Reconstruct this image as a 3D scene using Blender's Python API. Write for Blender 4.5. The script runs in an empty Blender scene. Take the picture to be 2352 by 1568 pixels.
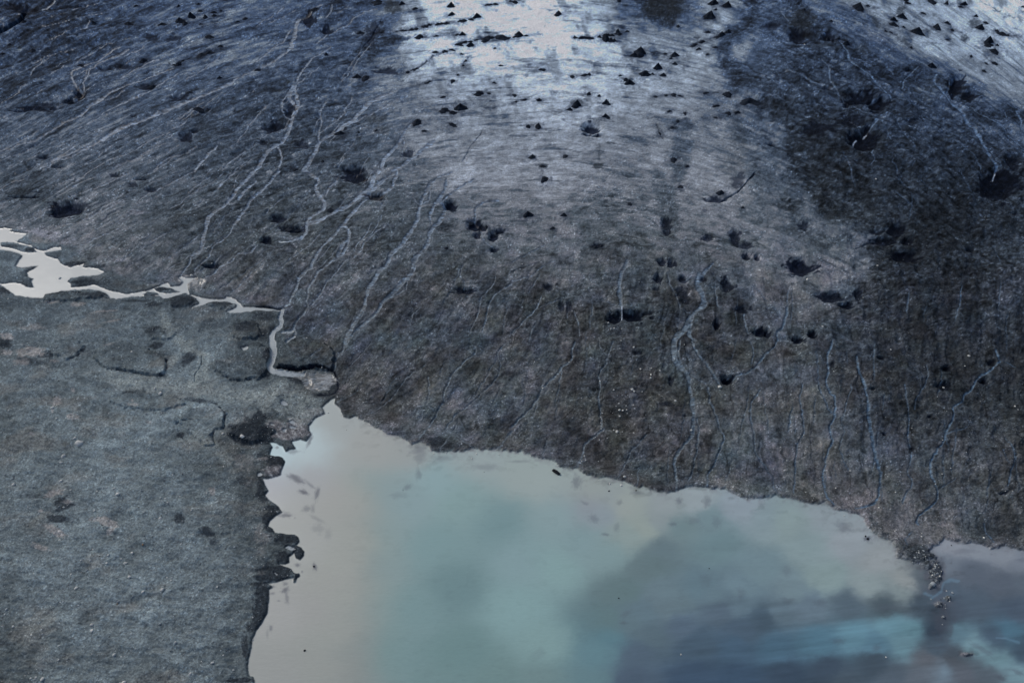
import bpy, math, random
import numpy as np
random.seed(7); rng = np.random.default_rng(11)

# ------------------------------------------------------------------ camera, light
CAM_H = 120.0; PITCH = math.radians(45.0); FPX = 1569.0      # focal length in chart units (chart = 2352 x 1568)
scene = bpy.context.scene
cam_d = bpy.data.cameras.new("camera"); cam = bpy.data.objects.new("camera", cam_d)
scene.collection.objects.link(cam); scene.camera = cam
cam.location = (0, 0, CAM_H); cam.rotation_euler = (math.pi/2 - PITCH, 0, 0)
cam_d.sensor_width = 36.0; cam_d.lens = 36.0*FPX/2352.0
cam_d.clip_start = 0.5; cam_d.clip_end = 30000
SUN_EL, SUN_AZ = math.radians(42), math.radians(-50)
w = bpy.data.worlds.new("World"); scene.world = w; w.use_nodes = True
nt = w.node_tree; bg = nt.nodes["Background"]
sky = nt.nodes.new("ShaderNodeTexSky"); sky.sky_type = 'NISHITA'; sky.sun_disc = False
sky.sun_elevation = SUN_EL; sky.sun_rotation = SUN_AZ; sky.air_density = 1.0; sky.dust_density = 3.0
nt.links.new(sky.outputs[0], bg.inputs[0]); bg.inputs[1].default_value = 0.10
sl = bpy.data.lights.new("sun", 'SUN'); sl.energy = 1.1; sl.angle = math.radians(14); sl.color = (1.0, 0.95, 0.88)
so = bpy.data.objects.new("sun", sl); scene.collection.objects.link(so)
# direction towards the sun: azimuth measured from +Y, clockwise, same as the sky
sd = (math.sin(SUN_AZ)*math.cos(SUN_EL), math.cos(SUN_AZ)*math.cos(SUN_EL), math.sin(SUN_EL))
from mathutils import Vector
so.rotation_euler = Vector(sd).to_track_quat('Z', 'Y').to_euler()
scene.view_settings.view_transform = 'Standard'; scene.view_settings.look = 'None'
scene.view_settings.exposure = 0.0; scene.view_settings.gamma = 1.0
scene.render.resolution_x = 1024; scene.render.resolution_y = 682
ILLUM = np.array([0.666, 0.692, 0.739])        # light reaching flat ground after exposure (measured)

# ------------------------------------------------------------------ noise
def _h(ix, iy, s):
    n = (ix.astype(np.int64)*374761393 + iy.astype(np.int64)*668265263 + s*974634777) & 0xffffffff
    n = ((n ^ (n >> 13))*1274126177) & 0xffffffff
    n = ((n ^ (n >> 16))*2246822519) & 0xffffffff
    return ((n ^ (n >> 15)) & 0xffff).astype(np.float32)/65535.0
def vn(x, y, s=0):
    x = np.asarray(x, np.float32); y = np.asarray(y, np.float32)
    ix = np.floor(x); iy = np.floor(y); fx = x-ix; fy = y-iy
    fx = fx*fx*fx*(fx*(fx*6-15)+10); fy = fy*fy*fy*(fy*(fy*6-15)+10)
    ix = ix.astype(np.int64); iy = iy.astype(np.int64)
    a = _h(ix, iy, s); b = _h(ix+1, iy, s); c = _h(ix, iy+1, s); d = _h(ix+1, iy+1, s)
    return (a+(b-a)*fx)*(1-fy)+(c+(d-c)*fx)*fy
def fbm(x, y, o=4, s=0, g=0.5):
    t = 0; a = 1.0; n = 0; c, q = math.cos(.6), math.sin(.6)
    for i in range(o):
        t = t + a*(vn(x, y, s+i*17)*2-1); n += a
        x, y = (x*c - y*q)*2.03+11.3, (x*q + y*c)*2.03+5.1; a *= g
    return t/n
def fbma(x, y, o=3, s=0, g=0.55):      # keeps its stretch direction
    t = 0; a = 1.0; n = 0
    for i in range(o):
        t = t + a*(vn(x, y, s+i*17)*2-1); n += a
        x, y = x*2.07+3.3, y*2.03+7.7; a *= g
    return t/n
def ss(a, b, x):
    t = np.clip((x-a)/(b-a), 0, 1); return t*t*(3-2*t)

# ------------------------------------------------------------------ large shape of the land
_EX = np.array([-300, 0, 70, 150, 240, 330, 400, 470, 560, 652, 690, 740, 775, 830, 940, 1176, 1290, 1530, 1700, 1900, 2060, 2150, 2352, 2700.])
_EY = np.array([512, 518, 535, 560, 600, 630, 645, 672, 692, 706, 780, 838, 925, 962, 1016, 1038, 1076, 1130, 1140, 1156, 1262, 1255, 1268, 1290.])-2
_d = (CAM_H-.3)/(math.sin(PITCH)-(784-_EY)/FPX*math.cos(PITCH))
FRX = (_EX-1176)/FPX*_d; FRY = _d*(math.cos(PITCH)+(784-_EY)/FPX*math.sin(PITCH))
_o = np.argsort(FRX); FRX, FRY = FRX[_o], FRY[_o]
def zbase(x, y):
    """lake at 0, gravel plain on the near left, ice rising away from the shore"""
    yf = np.interp(x, FRX, FRY)
    d = y - yf
    d = np.maximum(d, 0)
    z = 0.085*d + 2.6*(1-np.exp(-d/26.0)) - 0.00004*np.minimum(d, 500)**2
    # dark medial ridge on the right
    xr = 108 + (y-170)*0.12
    z = z + 7.0*np.exp(-((x-xr)/38.0)**2)*ss(60, 150, d)
    z = z*ss(0, 9, d)
    # plain
    pl = 0.8*ss(-34, -60, x)*ss(14, 0, d)
    return z + pl
SP, CP = math.sin(PITCH), math.cos(PITCH)
def project(x, y, z):
    dz = z - CAM_H
    depth = y*CP - dz*SP
    up = y*SP + dz*CP
    return 1176 + FPX*x/depth, 784 - FPX*up/depth, depth
def unproject(X, Y):
    X = np.asarray(X, float); Y = np.asarray(Y, float)
    rx = (X-1176)/FPX; ru = (784-Y)/FPX
    dy = CP + ru*SP; dzz = -SP + ru*CP
    z = np.zeros_like(X)
    for _ in range(40):
        t = (z-CAM_H)/dzz
        z = 0.5*z + 0.5*zbase(rx*t, dy*t)
    t = (z-CAM_H)/dzz
    return rx*t, dy*t, z, t       # t = depth; metres per chart unit = t/FPX

# ------------------------------------------------------------------ chart (map of the ground, 1 unit cells)
X0, Y0, NX, NY = -300, -220, 2960, 1980
def layer(v=0.0): return np.full((NY, NX), v, np.float32)
def T(c, r, x, y): return (c*588 + x/4.0, (0, 392.2, 784.4, 1176.0)[r] + y/4.0)
def parse(txt):
    out = []
    for ln in txt.strip().splitlines():
        ln = ln.strip()
        if not ln: continue
        head, body = ln.split(':')
        h = head.split(); c, r = int(h[0]), int(h[1])
        pts = [tuple(float(v) for v in p.split(',')) for p in body.split()]
        pts = [T(c, r, *p) for p in pts]
        out.append((pts, [float(v) for v in h[2:]]))
    return out
def kfac(Y):
    dep = PITCH + np.arctan((Y-784)/FPX)
    return 1/np.sin(np.clip(dep, .2, 1.5))
def wiggle(pts, amp, seed, step=5.0):
    P = np.array(pts, float)
    seg = np.hypot(*(P[1:]-P[:-1]).T); s = np.r_[0, np.cumsum(seg)]
    n = max(2, int(s[-1]/step)); q = np.linspace(0, s[-1], n+1)
    x = np.interp(q, s, P[:, 0]); y = np.interp(q, s, P[:, 1])
    for _ in range(1):
        x[1:-1] = (x[:-2]+2*x[1:-1]+x[2:])/4; y[1:-1] = (y[:-2]+2*y[1:-1]+y[2:])/4
    e = np.minimum(1, np.minimum(q, s[-1]-q)/10.0)
    x += amp*e*(fbm(q/9.0, q*0+seed, 3, 5)); y += amp*e*0.7*(fbm(q/9.0, q*0+seed+50, 3, 9))
    return np.c_[x, y], q/s[-1]
def stroke(L, pts, w0, w1, val=1.0, soft=1.0, amp=2.5, seed=0, wn=0.35, mode='max', fade=0.0):
    """soft edged line laid on the chart"""
    P, tt = wiggle(pts, amp, seed)
    for i in range(len(P)-1):
        a, b = P[i], P[i+1]
        wd = (w0+(w1-w0)*tt[i])*(1+wn*float(fbm(np.float32(i*0.45), np.float32(seed*3.1), 2, 3)))*0.5
        wd = max(wd, 0.35)
        m = wd+soft+2
        x0 = int(max(0, math.floor(min(a[0], b[0])-m-X0))); x1 = int(min(NX, math.ceil(max(a[0], b[0])+m-X0)+1))
        y0 = int(max(0, math.floor(min(a[1], b[1])-m-Y0))); y1 = int(min(NY, math.ceil(max(a[1], b[1])+m-Y0)+1))
        if x0 >= x1 or y0 >= y1: continue
        k = 0.5*(1+float(kfac(0.5*(a[1]+b[1]))))
        gy, gx = np.mgrid[y0:y1, x0:x1]
        gx = gx+X0-a[0]; gy = (gy+Y0-a[1])*k
        bx, by = b[0]-a[0], (b[1]-a[1])*k
        t = np.clip((gx*bx+gy*by)/(bx*bx+by*by+1e-6), 0, 1)
        d = np.hypot(gx-t*bx, gy-t*by)
        v = val*(1-ss(wd-soft*0.5, wd+soft, d))
        if fade: v = v*min(1, min(tt[i], 1-tt[i])/fade+0.05)
        s_ = L[y0:y1, x0:x1]
        if mode == 'max': np.maximum(s_, v, out=s_)
        else: np.minimum(s_, v, out=s_)
def blob(L, x, y, rx, ry, val=1.0, soft=0.5, rag=0.35, seed=0, fn=None, add=False, rot=0.0, fq=1.0):
    m = 1.6
    R = max(rx, ry)*m if rot else None
    x0 = int(max(0, x-(R or rx*m)-X0)); x1 = int(min(NX, x+(R or rx*m)-X0+2)); y0 = int(max(0, y-(R or ry*m)-Y0)); y1 = int(min(NY, y+(R or ry*m)-Y0+2))
    if x0 >= x1 or y0 >= y1: return
    gy, gx = np.mgrid[y0:y1, x0:x1]; gx = (gx+X0-x).astype(np.float32); gy = (gy+Y0-y).astype(np.float32)
    if rot:
        c, s = math.cos(rot), math.sin(rot); gx, gy = gx*c+gy*s, -gx*s+gy*c
    d = np.hypot(gx/rx, gy/ry)
    d = d*(1+rag*fbm(gx/rx*1.7*fq+seed*7.3, gy/ry*1.7*fq+seed*3.1, 4, seed))
    v = val*(fn(d, gx/rx, gy/ry) if fn else (1-ss(1-soft, 1+soft*0.6, d)))
    if add: L[y0:y1, x0:x1] += v
    else: np.maximum(L[y0:y1, x0:x1], v, out=L[y0:y1, x0:x1])
def sdf(poly, step=2, lim=60):
    """signed distance (inside positive) on the chart"""
    P = np.array(poly, float)
    out = np.full((NY//step, NX//step), -float(lim), np.float32)
    x0 = max(0, int((P[:, 0].min()-lim-X0)//step)); x1 = min(NX//step, int((P[:, 0].max()+lim-X0)//step)+1)
    y0 = max(0, int((P[:, 1].min()-lim-Y0)//step)); y1 = min(NY//step, int((P[:, 1].max()+lim-Y0)//step)+1)
    gy, gx = np.mgrid[y0:y1, x0:x1].astype(np.float32)
    gx = gx*step+X0; gy = gy*step+Y0
    d = np.full(gx.shape, 1e9, np.float32); ins = np.zeros(gx.shape, bool)
    for i in range(len(P)):
        ax, ay = P[i]; bx, by = P[(i+1) % len(P)]
        ex, ey = bx-ax, by-ay; px = gx-ax; py = gy-ay
        t = np.clip((px*ex+py*ey)/(ex*ex+ey*ey+1e-9), 0, 1)
        d = np.minimum(d, np.hypot(px-ex*t, py-ey*t))
        if ay != by:
            c = (ay > gy) != (by > gy)
            ins ^= c & (gx < (bx-ax)*(gy-ay)/(by-ay)+ax)
    v = np.clip(np.where(ins, d, -d), -lim, lim)
    out[y0:y1, x0:x1] = v
    return np.repeat(np.repeat(out, step, 0), step, 1) if step == 1 else upsample(out, step)
def upsample(a, step):
    h, w_ = a.shape
    yi = np.minimum(np.arange(NY)/step, h-1.001); xi = np.minimum(np.arange(NX)/step, w_-1.001)
    y0 = yi.astype(int); x0 = xi.astype(int); fy = (yi-y0)[:, None].astype(np.float32); fx = (xi-x0)[None, :].astype(np.float32)
    r0 = a[y0][:, x0]*(1-fx)+a[y0][:, x0+1]*fx; r1 = a[y0+1][:, x0]*(1-fx)+a[y0+1][:, x0+1]*fx
    return r0*(1-fy)+r1*fy

# ---- shore line of the lake
LAKE = [(585,1568),(582,1553),(572,1551),(569,1536),(569,1521),(575,1491),(580,1463),(588,1447),(603,1426),(613,1406),(616,1388),(618,1371),(617,1351),(625,1348),(623,1343),(610,1338),(633,1335),(663,1328),(674,1325),(674,1336),(679,1336),(682,1326),(690,1323),(687,1316),(677,1316),(668,1305),(650,1298),(640,1293),(655,1295),(664,1290),(663,1278),(670,1273),(675,1268),(678,1281),(690,1285),(698,1276),(699,1266),(693,1257),(680,1251),(687,1243),(685,1231),(675,1226),(660,1225),(640,1221),(630,1222),(625,1211),(614,1205),(620,1193),(633,1182),(649,1174),(635,1157),(625,1151),(614,1142),(608,1134),(615,1124),(609,1112),(600,1094),(613,1096),(635,1091),(645,1087),(645,1079),(654,1057),(647,1047),(618,1041),(619,1037),(625,1024),(618,1012),(630,1013),(648,1022),(655,1034),(678,1027),(670,1012),(688,1007),(703,1012),(715,997),(710,979),(723,959),(748,949),(740,934),(758,919),(769,913),(768,927),(775,931),(785,944),(789,957),(803,961),(815,956),(823,962),(838,969),(853,976),(864,981),(875,984),(890,996),(910,999),(925,1007),(938,1014),(945,1022),(963,1014),(974,1013),(985,1024),(990,1037),(1003,1041),(1023,1037),(1048,1036),(1070,1034),(1113,1031),(1138,1032),(1176,1036),(1201,1039),(1243,1052),(1276,1062),(1286,1073),(1308,1076),(1326,1076),(1346,1088),(1366,1096),(1393,1097),(1416,1102),(1438,1107),(1453,1114),(1468,1119),(1481,1119),(1508,1129),(1536,1133),(1561,1123),(1581,1117),(1618,1118),(1633,1122),(1666,1124),(1691,1136),(1716,1144),(1751,1146),(1779,1137),(1796,1142),(1814,1139),(1829,1147),(1846,1154),(1871,1156),(1894,1154),(1914,1164),(1924,1171),(1946,1176),(1974,1179),(1984,1191),(1996,1211),(2011,1226),(2029,1236),(2051,1246),(2061,1258),(2060,1276),(2076,1281),(2096,1292),(2109,1298),(2126,1286),(2149,1283),(2151,1278),(2134,1266),(2141,1256),(2159,1251),(2169,1236),(2189,1240),(2214,1247),(2251,1248),(2266,1251),(2274,1258),(2291,1260),(2306,1252),(2324,1258),(2352,1265),(2420,1275),(2900,1330),(2900,1900),(540,1900),(560,1640)]
def tp(c, r, s): return [T(c, r, *[float(v) for v in p.split(',')]) for p in s.split()]
POND = tp(0,1,"-400,1045 0,1045 80,1100 130,1140 200,1145 290,1160 390,1163 410,1130 560,1100 800,1085 900,1095 980,1120 1010,1160 1060,1172 1200,1150 1340,1143 1460,1140 1500,1168 1560,1160 1640,1130 1700,1120 1790,1165 1830,1195 1830,1215 1745,1250 1760,1255 1850,1230 1920,1200 2080,1195 2170,1220 2170,1250 2085,1285 2110,1300 2210,1298 2351,1275 2575,1285 2600,1272 2500,1262 2351,1247 2230,1240 2190,1200 2120,1150 2080,1150 2070,1165 2000,1175 1900,1170 1800,1150 1740,1130 1725,1080 1720,1030 1760,1000 1800,975 1740,975 1690,975 1670,960 1640,975 1680,1010 1665,1035 1640,1055 1560,1060 1540,1025 1500,1035 1430,1065 1330,1100 1160,1125 1100,1115 990,1090 870,1040 720,1060 650,1065 650,1030 620,1010 640,980 740,965 860,955 970,930 900,890 780,880 750,880 775,845 640,880 560,850 530,800 430,780 400,745 560,720 560,690 480,700 400,735 330,720 280,680 130,640 200,610 250,570 140,560 70,550 135,530 30,520 0,525 -400,560")
ISLES = [tp(0,1,"-400,700 0,720 100,735 200,770 185,800 140,870 200,885 350,868 240,930 250,965 300,985 280,1005 300,1070 230,1060 190,1025 90,1022 20,1032 -400,1000"),
         tp(0,1,"0,655 70,650 150,660 300,700 330,738 280,745 200,735 100,700 0,690"),
         tp(0,1,"1410,1075 1470,1060 1540,1065 1600,1090 1650,1105 1560,1120 1480,1115 1430,1095"),
         tp(0,1,"1300,1135 1350,1105 1440,1115 1450,1135 1380,1140")]
POOLS = [tp(1,2,"295,722 330,718 362,742 350,752 310,745"), tp(1,2,"300,765 340,768 372,790 350,796 305,785"), tp(1,2,"485,765 500,760 505,800 492,820 484,800"), tp(1,2,"130,745 165,750 170,768 135,765"), tp(1,2,"235,800 270,795 290,830 250,825"), tp(1,2,"10,1205 40,1195 68,1208 40,1230 12,1235"), tp(1,2,"228,545 250,535 290,560 292,578 260,582 232,570"), tp(0,2,"2220,50 2250,42 2285,40 2260,70 2225,75"),
         tp(1,3,"265,320 290,305 350,315 362,335 330,348 290,335"), tp(1,3,"160,545 180,548 200,570 178,578"),
         tp(0,0,"232,128 205,190 150,235 60,280 0,303 -200,340 -200,320 0,290 60,262 100,240 170,200 195,160 205,128")]
lake_s = sdf(LAKE)
pond_s = sdf(POND)
for P in ISLES: pond_s = np.minimum(pond_s, -sdf(P, lim=30)*1.0)
for P in POOLS: pond_s = np.maximum(pond_s, sdf(P, lim=60))
RIV = parse("""
1 1 30: 245,1272 225,1340 235,1420 160,1470 140,1520 150,1568
1 2 40: 150,0 165,80 150,160 120,230 150,265 250,285 330,297
1 2 26: 330,297 430,300
1 1 16: 280,1568 350,1520
1 1 18: 240,1480 330,1470
""")
riv = layer()
for i, (p, a) in enumerate(RIV): stroke(riv, p, a[0]/4*1.25+.8, a[0]/4*1.25+.8, soft=1.0, amp=1.5, seed=100+i)
gyy, gxx = np.mgrid[0:NY, 0:NX].astype(np.float32); gxx += X0; gyy += Y0
fan = sdf(tp(1,2,"380,285 560,282 690,292 735,320 735,352 680,400 655,440 600,452 520,440 460,400 420,340 330,305"), lim=20)
fan2 = sdf(tp(0,1,"1620,985 1660,1040 1730,1100 1850,1040 1910,1010 1925,980 1880,985 1780,965 1690,955"), lim=20)

# ---- melt streams on the ice:  tile, tile, width at head [width at foot]
STREAMS = parse("""
0 0 8: 0,190 50,160 130,140 210,130
0 0 8: 0,210 50,240 20,270
0 0 18: 500,0 480,20 400,60 380,75
0 0 7: 900,40 760,70 560,125 440,160
0 0 7: 940,120 800,160 560,215 390,258
0 0 11: 830,205 800,245 790,275 740,285
0 0 7: 1200,350 1050,400 900,450 790,520 700,570
0 0 16: 1100,445 1020,480 940,520 870,570 790,605 700,645 660,665 665,740 700,800 765,850
0 0 11: 1190,470 1060,530 950,570 880,610 830,650 820,690 780,750 770,800 770,855
0 0 6: 800,650 790,700 780,740
0 0 10: 690,870 700,900 730,930
0 0 11: 1460,550 1380,565 1300,610 1200,660 1110,725
0 0 8 16: 1600,630 1450,690 1300,740 1220,775 1100,830 1000,870 940,920
0 0 26: 940,920 830,965 800,1000 740,1055
0 0 9: 740,1055 640,1100 540,1150 470,1200 300,1290 0,1390
0 0 7: 1150,845 1050,890 960,930
0 0 8: 450,535 370,575 320,630 275,690
0 0 8: 590,600 520,640 460,690
0 0 8: 240,785 190,820 170,860 100,900 0,960
0 0 14 32: 2351,640 2300,670 2200,720 2080,790 1960,850 1850,890 1700,950
0 0 30: 1700,950 1550,1005 1430,1060 1310,1110
0 0 20 44: 1310,1110 1200,1150 1100,1190 1000,1240 945,1290
0 0 9: 945,1290 880,1330 760,1380 650,1440 500,1490 390,1560
0 0 6: 1100,1010 950,1070 800,1140 680,1190
0 0 6: 330,1310 200,1400 50,1450 0,1475
0 0 8: 1560,1210 1400,1280 1260,1350 1180,1410 1000,1470 900,1530 700,1660
0 0 7: 1530,1310 1440,1350 1380,1390 1250,1460
0 0 8: 1810,1340 1700,1400 1560,1440 1470,1500 1400,1560
0 0 18: 1990,1330 1920,1400 1850,1480 1780,1560
0 0 10: 2250,1370 2150,1440 2080,1500 2040,1560
1 0 12 26: 640,50 560,60 500,110 400,170 375,210 360,270
1 0 30 18: 360,270 350,330 310,390 330,440 260,500 150,580 50,620
1 0 7: 250,60 150,130 20,220 0,240
1 0 7: 360,80 200,160 60,220
1 0 12: 320,260 270,330 260,370 180,420 130,470 50,540 0,575
1 0 10 18: 690,430 600,490 510,540 500,570 460,620 400,700 370,760
1 0 34: 350,790 310,860 300,920 350,960
1 0 26 34: 350,810 370,870 385,950 370,1020 330,1080 300,1170 250,1280 170,1340 90,1400 40,1480 0,1545
1 0 13: 330,810 280,890 240,960 240,1030 280,1080 320,1090
1 0 9: 600,610 510,690 440,740 380,770
1 0 20 40: 1250,850 1150,880 1020,950 960,1020 900,1090
1 0 34 24: 900,1090 820,1150 730,1210 640,1250 590,1290
1 0 26 40: 590,1290 560,1350 530,1420 480,1500 440,1568
1 0 12: 1310,910 1200,980 1080,1030 960,1090 900,1120
1 0 12: 640,940 610,1000 575,1030 610,1110 580,1170 575,1230 575,1290
1 0 9: 880,890 860,940 800,980 820,1020 760,1080 700,1130 650,1170 590,1210
1 0 22 34: 1420,1130 1370,1200 1340,1250 1300,1320 1230,1400 1180,1460 1150,1560
1 0 9: 1350,1270 1370,1310 1350,1370
1 0 36 30: 1640,1290 1560,1350 1480,1420 1400,1480 1320,1540 1250,1568
1 0 10: 700,60 690,120 640,165
1 0 12: 1110,80 1000,110 920,170 840,230 740,260 640,330 560,400
1 0 9: 730,1210 720,1260 670,1320
1 0 8: 850,60 810,100 740,140
1 0 14: 200,1350 240,1430 210,1540
1 1 24: 210,0 140,60 130,100 80,160 0,215
1 1 30: 450,0 520,50 580,100 540,160 570,230 640,290 620,355
1 1 24: 620,355 540,400 460,450 470,510 440,590 400,625 290,655
1 1 10: 820,0 760,50 740,110 680,160 640,240
1 1 38 28: 1130,0 1080,60 1060,120 1010,200 940,260 870,310 760,360 660,420 570,470 480,480
1 1 22: 1300,0 1280,60 1260,130 1200,190
1 1 28: 1250,30 1160,90 1080,160 1000,230
1 1 24 18: 1180,195 1040,250 980,290 910,370 850,430 800,500 750,560 690,630 600,700 560,780 510,850 510,890 440,940 390,1000 370,1090 320,1180 320,1220 260,1270
1 1 22 14: 800,500 850,550 860,620 840,700 780,780 700,830 640,880 560,930 540,1000 480,1080 490,1130 465,1200 480,1250
1 1 16 24: 860,620 790,690 750,780
1 1 9 15: 1190,510 1100,560 1030,630 980,690 970,740 900,790 820,820 740,910 700,970 640,1020 600,1110 550,1190 480,1250 430,1330 380,1390 340,1430 370,1470 350,1520
1 1 12: 1800,10 1680,60 1640,100 1590,130 1600,200 1590,270 1540,300
1 1 22 36: 1600,110 1570,180 1540,240 1510,320 1490,430 1450,530 1400,590 1320,700 1230,770
1 1 38 22: 1230,770 1210,850 1120,920 1080,1010 1030,1080 1010,1180 1000,1240
1 1 24 40: 1000,1240 960,1310 890,1410 850,1500 820,1568
1 1 14: 2000,80 1850,160 1750,240 1700,290
1 1 22: 1750,80 1730,180 1680,260 1630,330 1600,400 1610,490
1 1 44: 1720,200 1680,270 1650,300
1 1 24 38: 1700,290 1735,330 1730,390 1690,460 1620,520 1590,590 1580,670 1520,750 1450,820
1 1 40 26: 1450,820 1450,890 1390,980 1300,1060 1230,1140 1150,1220
1 1 26 20: 1150,1220 1140,1260 1080,1330 980,1410 900,1470 860,1520
1 1 9: 1390,1010 1380,1090 1270,1130 1230,1160
1 1 6: 1370,190 1420,230 1500,310
1 1 14: 2230,270 2110,280 2010,330 2020,420 2000,440 2060,510 2080,600 2110,650 2180,700
1 1 8: 1900,860 1870,950 1920,1020 1910,1080
1 1 8: 2200,960 2170,1050 2060,1150 2050,1280 2000,1380 1950,1500
1 1 11: 2351,1020 2230,1090 2140,1200 2110,1330 2080,1450
1 2 12: 805,0 800,70 740,130 725,190 730,235 710,270
1 2 5: 735,290 735,310 760,360
1 2 6: 620,70 500,160
1 2 12: 2010,30 2030,80 1900,180 1850,250 1780,310 1760,400 1720,450 1730,540 1660,640 1620,730 1560,810 1500,900
1 2 7: 1580,310 1590,480 1560,560 1640,630
1 2 8: 2290,0 2220,80 2250,250 2200,340 2050,500 1950,590 1850,660 1740,780 1750,820 1840,850 1920,930 2000,980
1 2 6: 1560,190 1420,280 1300,420 1200,550 1080,640 960,690
1 2 10: 2351,820 2290,890 2260,960 2180,1000
1 2 5: 940,430 820,520 750,570
1 2 5: 1050,0 990,80 890,180 830,240
2 2 15: 580,0 560,80 550,160 480,210 400,310 330,380 280,430 230,520 180,600 110,660 60,710 0,770
2 2 11: 930,0 910,60 880,130 870,200 800,280 800,350 820,420 790,500 800,580 820,640 820,790
2 2 13: 850,800 750,870 670,940 650,1040 600,1150
2 2 7: 800,0 810,60 870,130
2 2 44 30: 1490,0 1480,90 1500,200 1570,270 1620,350 1640,460
2 2 34 26: 1640,460 1660,580 1680,680 1660,760 1660,860
2 2 24 18: 1660,860 1590,940 1520,1020 1490,1110 1510,1200 1510,1370
2 2 18: 1540,0 1520,120 1570,260
2 2 7: 1560,260 1640,320 1780,390
2 2 14 18: 1650,0 1680,80 1730,170 1800,230 1850,310 1900,390
2 2 16: 2351,100 2290,170 2230,240 2150,300 2060,320 2000,370
2 2 10: 1700,700 1720,800 1710,900 1700,1000 1670,1150 1620,1280
2 2 13: 1800,420 1820,560 1880,680 1900,790 1960,870 1920,980 1870,1100 1800,1220 1790,1330
2 2 6: 2190,0 2220,80 2200,200
2 2 10: 2280,440 2200,560 2190,700 2230,900 2240,1050 2351,1180
2 2 8: 1240,850 1100,1000 1050,1100 1010,1190 970,1260
2 2 7: 320,900 290,1030 275,1065
2 2 6: 100,330 120,480 110,570
3 2 12: 80,0 60,60 0,100
3 2 14: 590,0 540,150 540,280 530,430 620,530 610,680 560,800 600,920 550,1010 520,1180 510,1280 540,1440 600,1500
3 2 8: 430,120 450,250 450,420 500,520 540,620 600,670
3 2 10: 310,400 290,540 320,680 330,850 270,950 260,1100 250,1300 230,1400
3 2 6: 670,700 700,830 660,960 700,1080 750,1160
3 2 16 26: 810,150 820,280 870,360 900,500 930,700 960,880
3 2 24 14: 960,880 970,960 1000,1070 1040,1160 1050,1260 1030,1400 990,1480 800,1530
3 2 7: 1460,200 1480,300 1420,440 1360,520 1350,620
3 2 9: 1250,400 1270,560 1310,700 1290,800 1300,900 1330,1000 1290,1200 1340,1310 1260,1410 1250,1470
3 2 15: 2100,60 2150,160 2100,210 2000,280 1920,330 1910,390 1810,480 1800,530 1710,580 1720,640 1700,720 1640,820 1610,920 1550,1010 1500,1100 1500,1220 1560,1350 1570,1450 1500,1510 1420,1560 1370,1610 1370,1650 1390,1670
3 2 8: 1840,770 1760,820 1640,840
3 2 6: 1730,1250 1570,1350
3 2 9: 2190,870 2250,1000 2260,1100 2220,1200 2190,1340
3 2 6: 2150,1000 2200,1130
3 2 8: 0,1200 50,1250 55,1340 80,1390
3 2 6: 2300,210 2180,150
3 3 7: 1330,170 1260,240 1280,300
3 3 8: 1990,100 2000,190 2070,280
2 1 24 34: 1060,830 1010,930 990,1030 990,1130 1010,1230
2 1 16 42: 1850,850 1760,950 1710,1020
2 1 44: 1720,960 1700,1050 1740,1120 1770,1210 1720,1270 1650,1330 1620,1430 1540,1500 1490,1568
2 1 24: 1640,1450 1620,1520 1680,1568
2 1 7: 400,820 280,870 180,950 0,1000
2 1 8: 700,1080 800,1160 950,1220
2 1 10: 270,1130 240,1220 130,1330 0,1470
2 1 8: 450,1160 260,1230
2 1 7: 510,1180 510,1350
2 1 7: 570,1280 610,1400 620,1510
2 1 7: 1430,940 1450,1040 1520,1150 1540,1260 1640,1300
2 1 9: 2200,1270 2120,1320 2150,1400 2170,1500
2 1 5: 2220,1050 2351,1200
2 1 6: 300,680 60,800 0,830
3 1 20: 180,1240 170,1320 140,1440 70,1500 90,1568
3 1 7: 60,1250 110,1340
3 1 10: 2090,0 2080,60
3 1 5: 1380,60 1510,180
3 1 5: 1170,190 1340,320
3 0 6: 120,110 150,140 190,190
3 0 12 20: 660,370 720,440 740,490 745,550 810,600 880,640 960,680 980,730 1040,780 1090,840
3 0 11: 1090,840 1130,880 1145,905
3 0 10: 490,540 570,620 560,730 630,790 670,860 720,900 830,960 900,1010 990,1050
3 0 10: 150,660 200,660 300,690 400,730 500,760 600,790
3 0 22: 1000,1095 970,1140 920,1200
3 0 7: 760,1080 860,1160
3 0 5: 760,1190 800,1250
3 0 10: 1100,600 1160,660
3 0 9: 1380,610 1320,660 1260,710 1240,800
3 0 14 22: 1550,680 1520,740 1600,810 1640,880 1670,940 1780,1020 1820,1100 1900,1190 1950,1260
3 0 24 14: 1950,1260 1980,1340 2010,1420 2060,1480 2110,1530 2095,1568
3 0 9: 1670,740 1665,800 1640,850
3 0 9: 1850,985 1900,1040 2030,1110 2150,1170 2200,1250 2280,1300 2340,1360 2351,1380
3 0 8: 2170,1040 2190,1100 2280,1160
3 0 14: 2280,1020 2320,1100 2330,1200
3 0 7: 970,1370 950,1410 980,1470 940,1520
0 1 32 26: 2330,0 2280,60 2190,160 2130,250 2050,340 1960,390 1920,430
0 1 38 16: 1910,440 1905,480 1880,570 1870,640 1840,730 1760,790
0 1 14: 1760,790 1740,860 1690,920 1650,970
0 1 20: 2351,90 2240,200 2190,260
0 1 18 22: 2351,220 2280,280 2270,340 2200,420 2150,480
0 1 13 10: 2150,480 2110,560 2040,630 1960,690 1930,760 1900,800 1850,850 1790,900 1790,950
0 1 12: 2351,690 2300,745 2190,765 2120,840 2000,870 1960,930 1880,970
0 1 12: 1760,0 1600,90 1500,150 1380,190 1290,250 1270,280
0 1 7: 2040,20 1950,90 1850,150 1720,220 1650,290 1560,340
0 1 8: 970,310 910,360 900,390 760,450 720,480 560,500
0 1 6: 770,60 640,90 480,135
0 1 7: 270,40 180,90 80,120 0,190
0 1 5: 2190,20 2160,90 2150,180
""")
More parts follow.
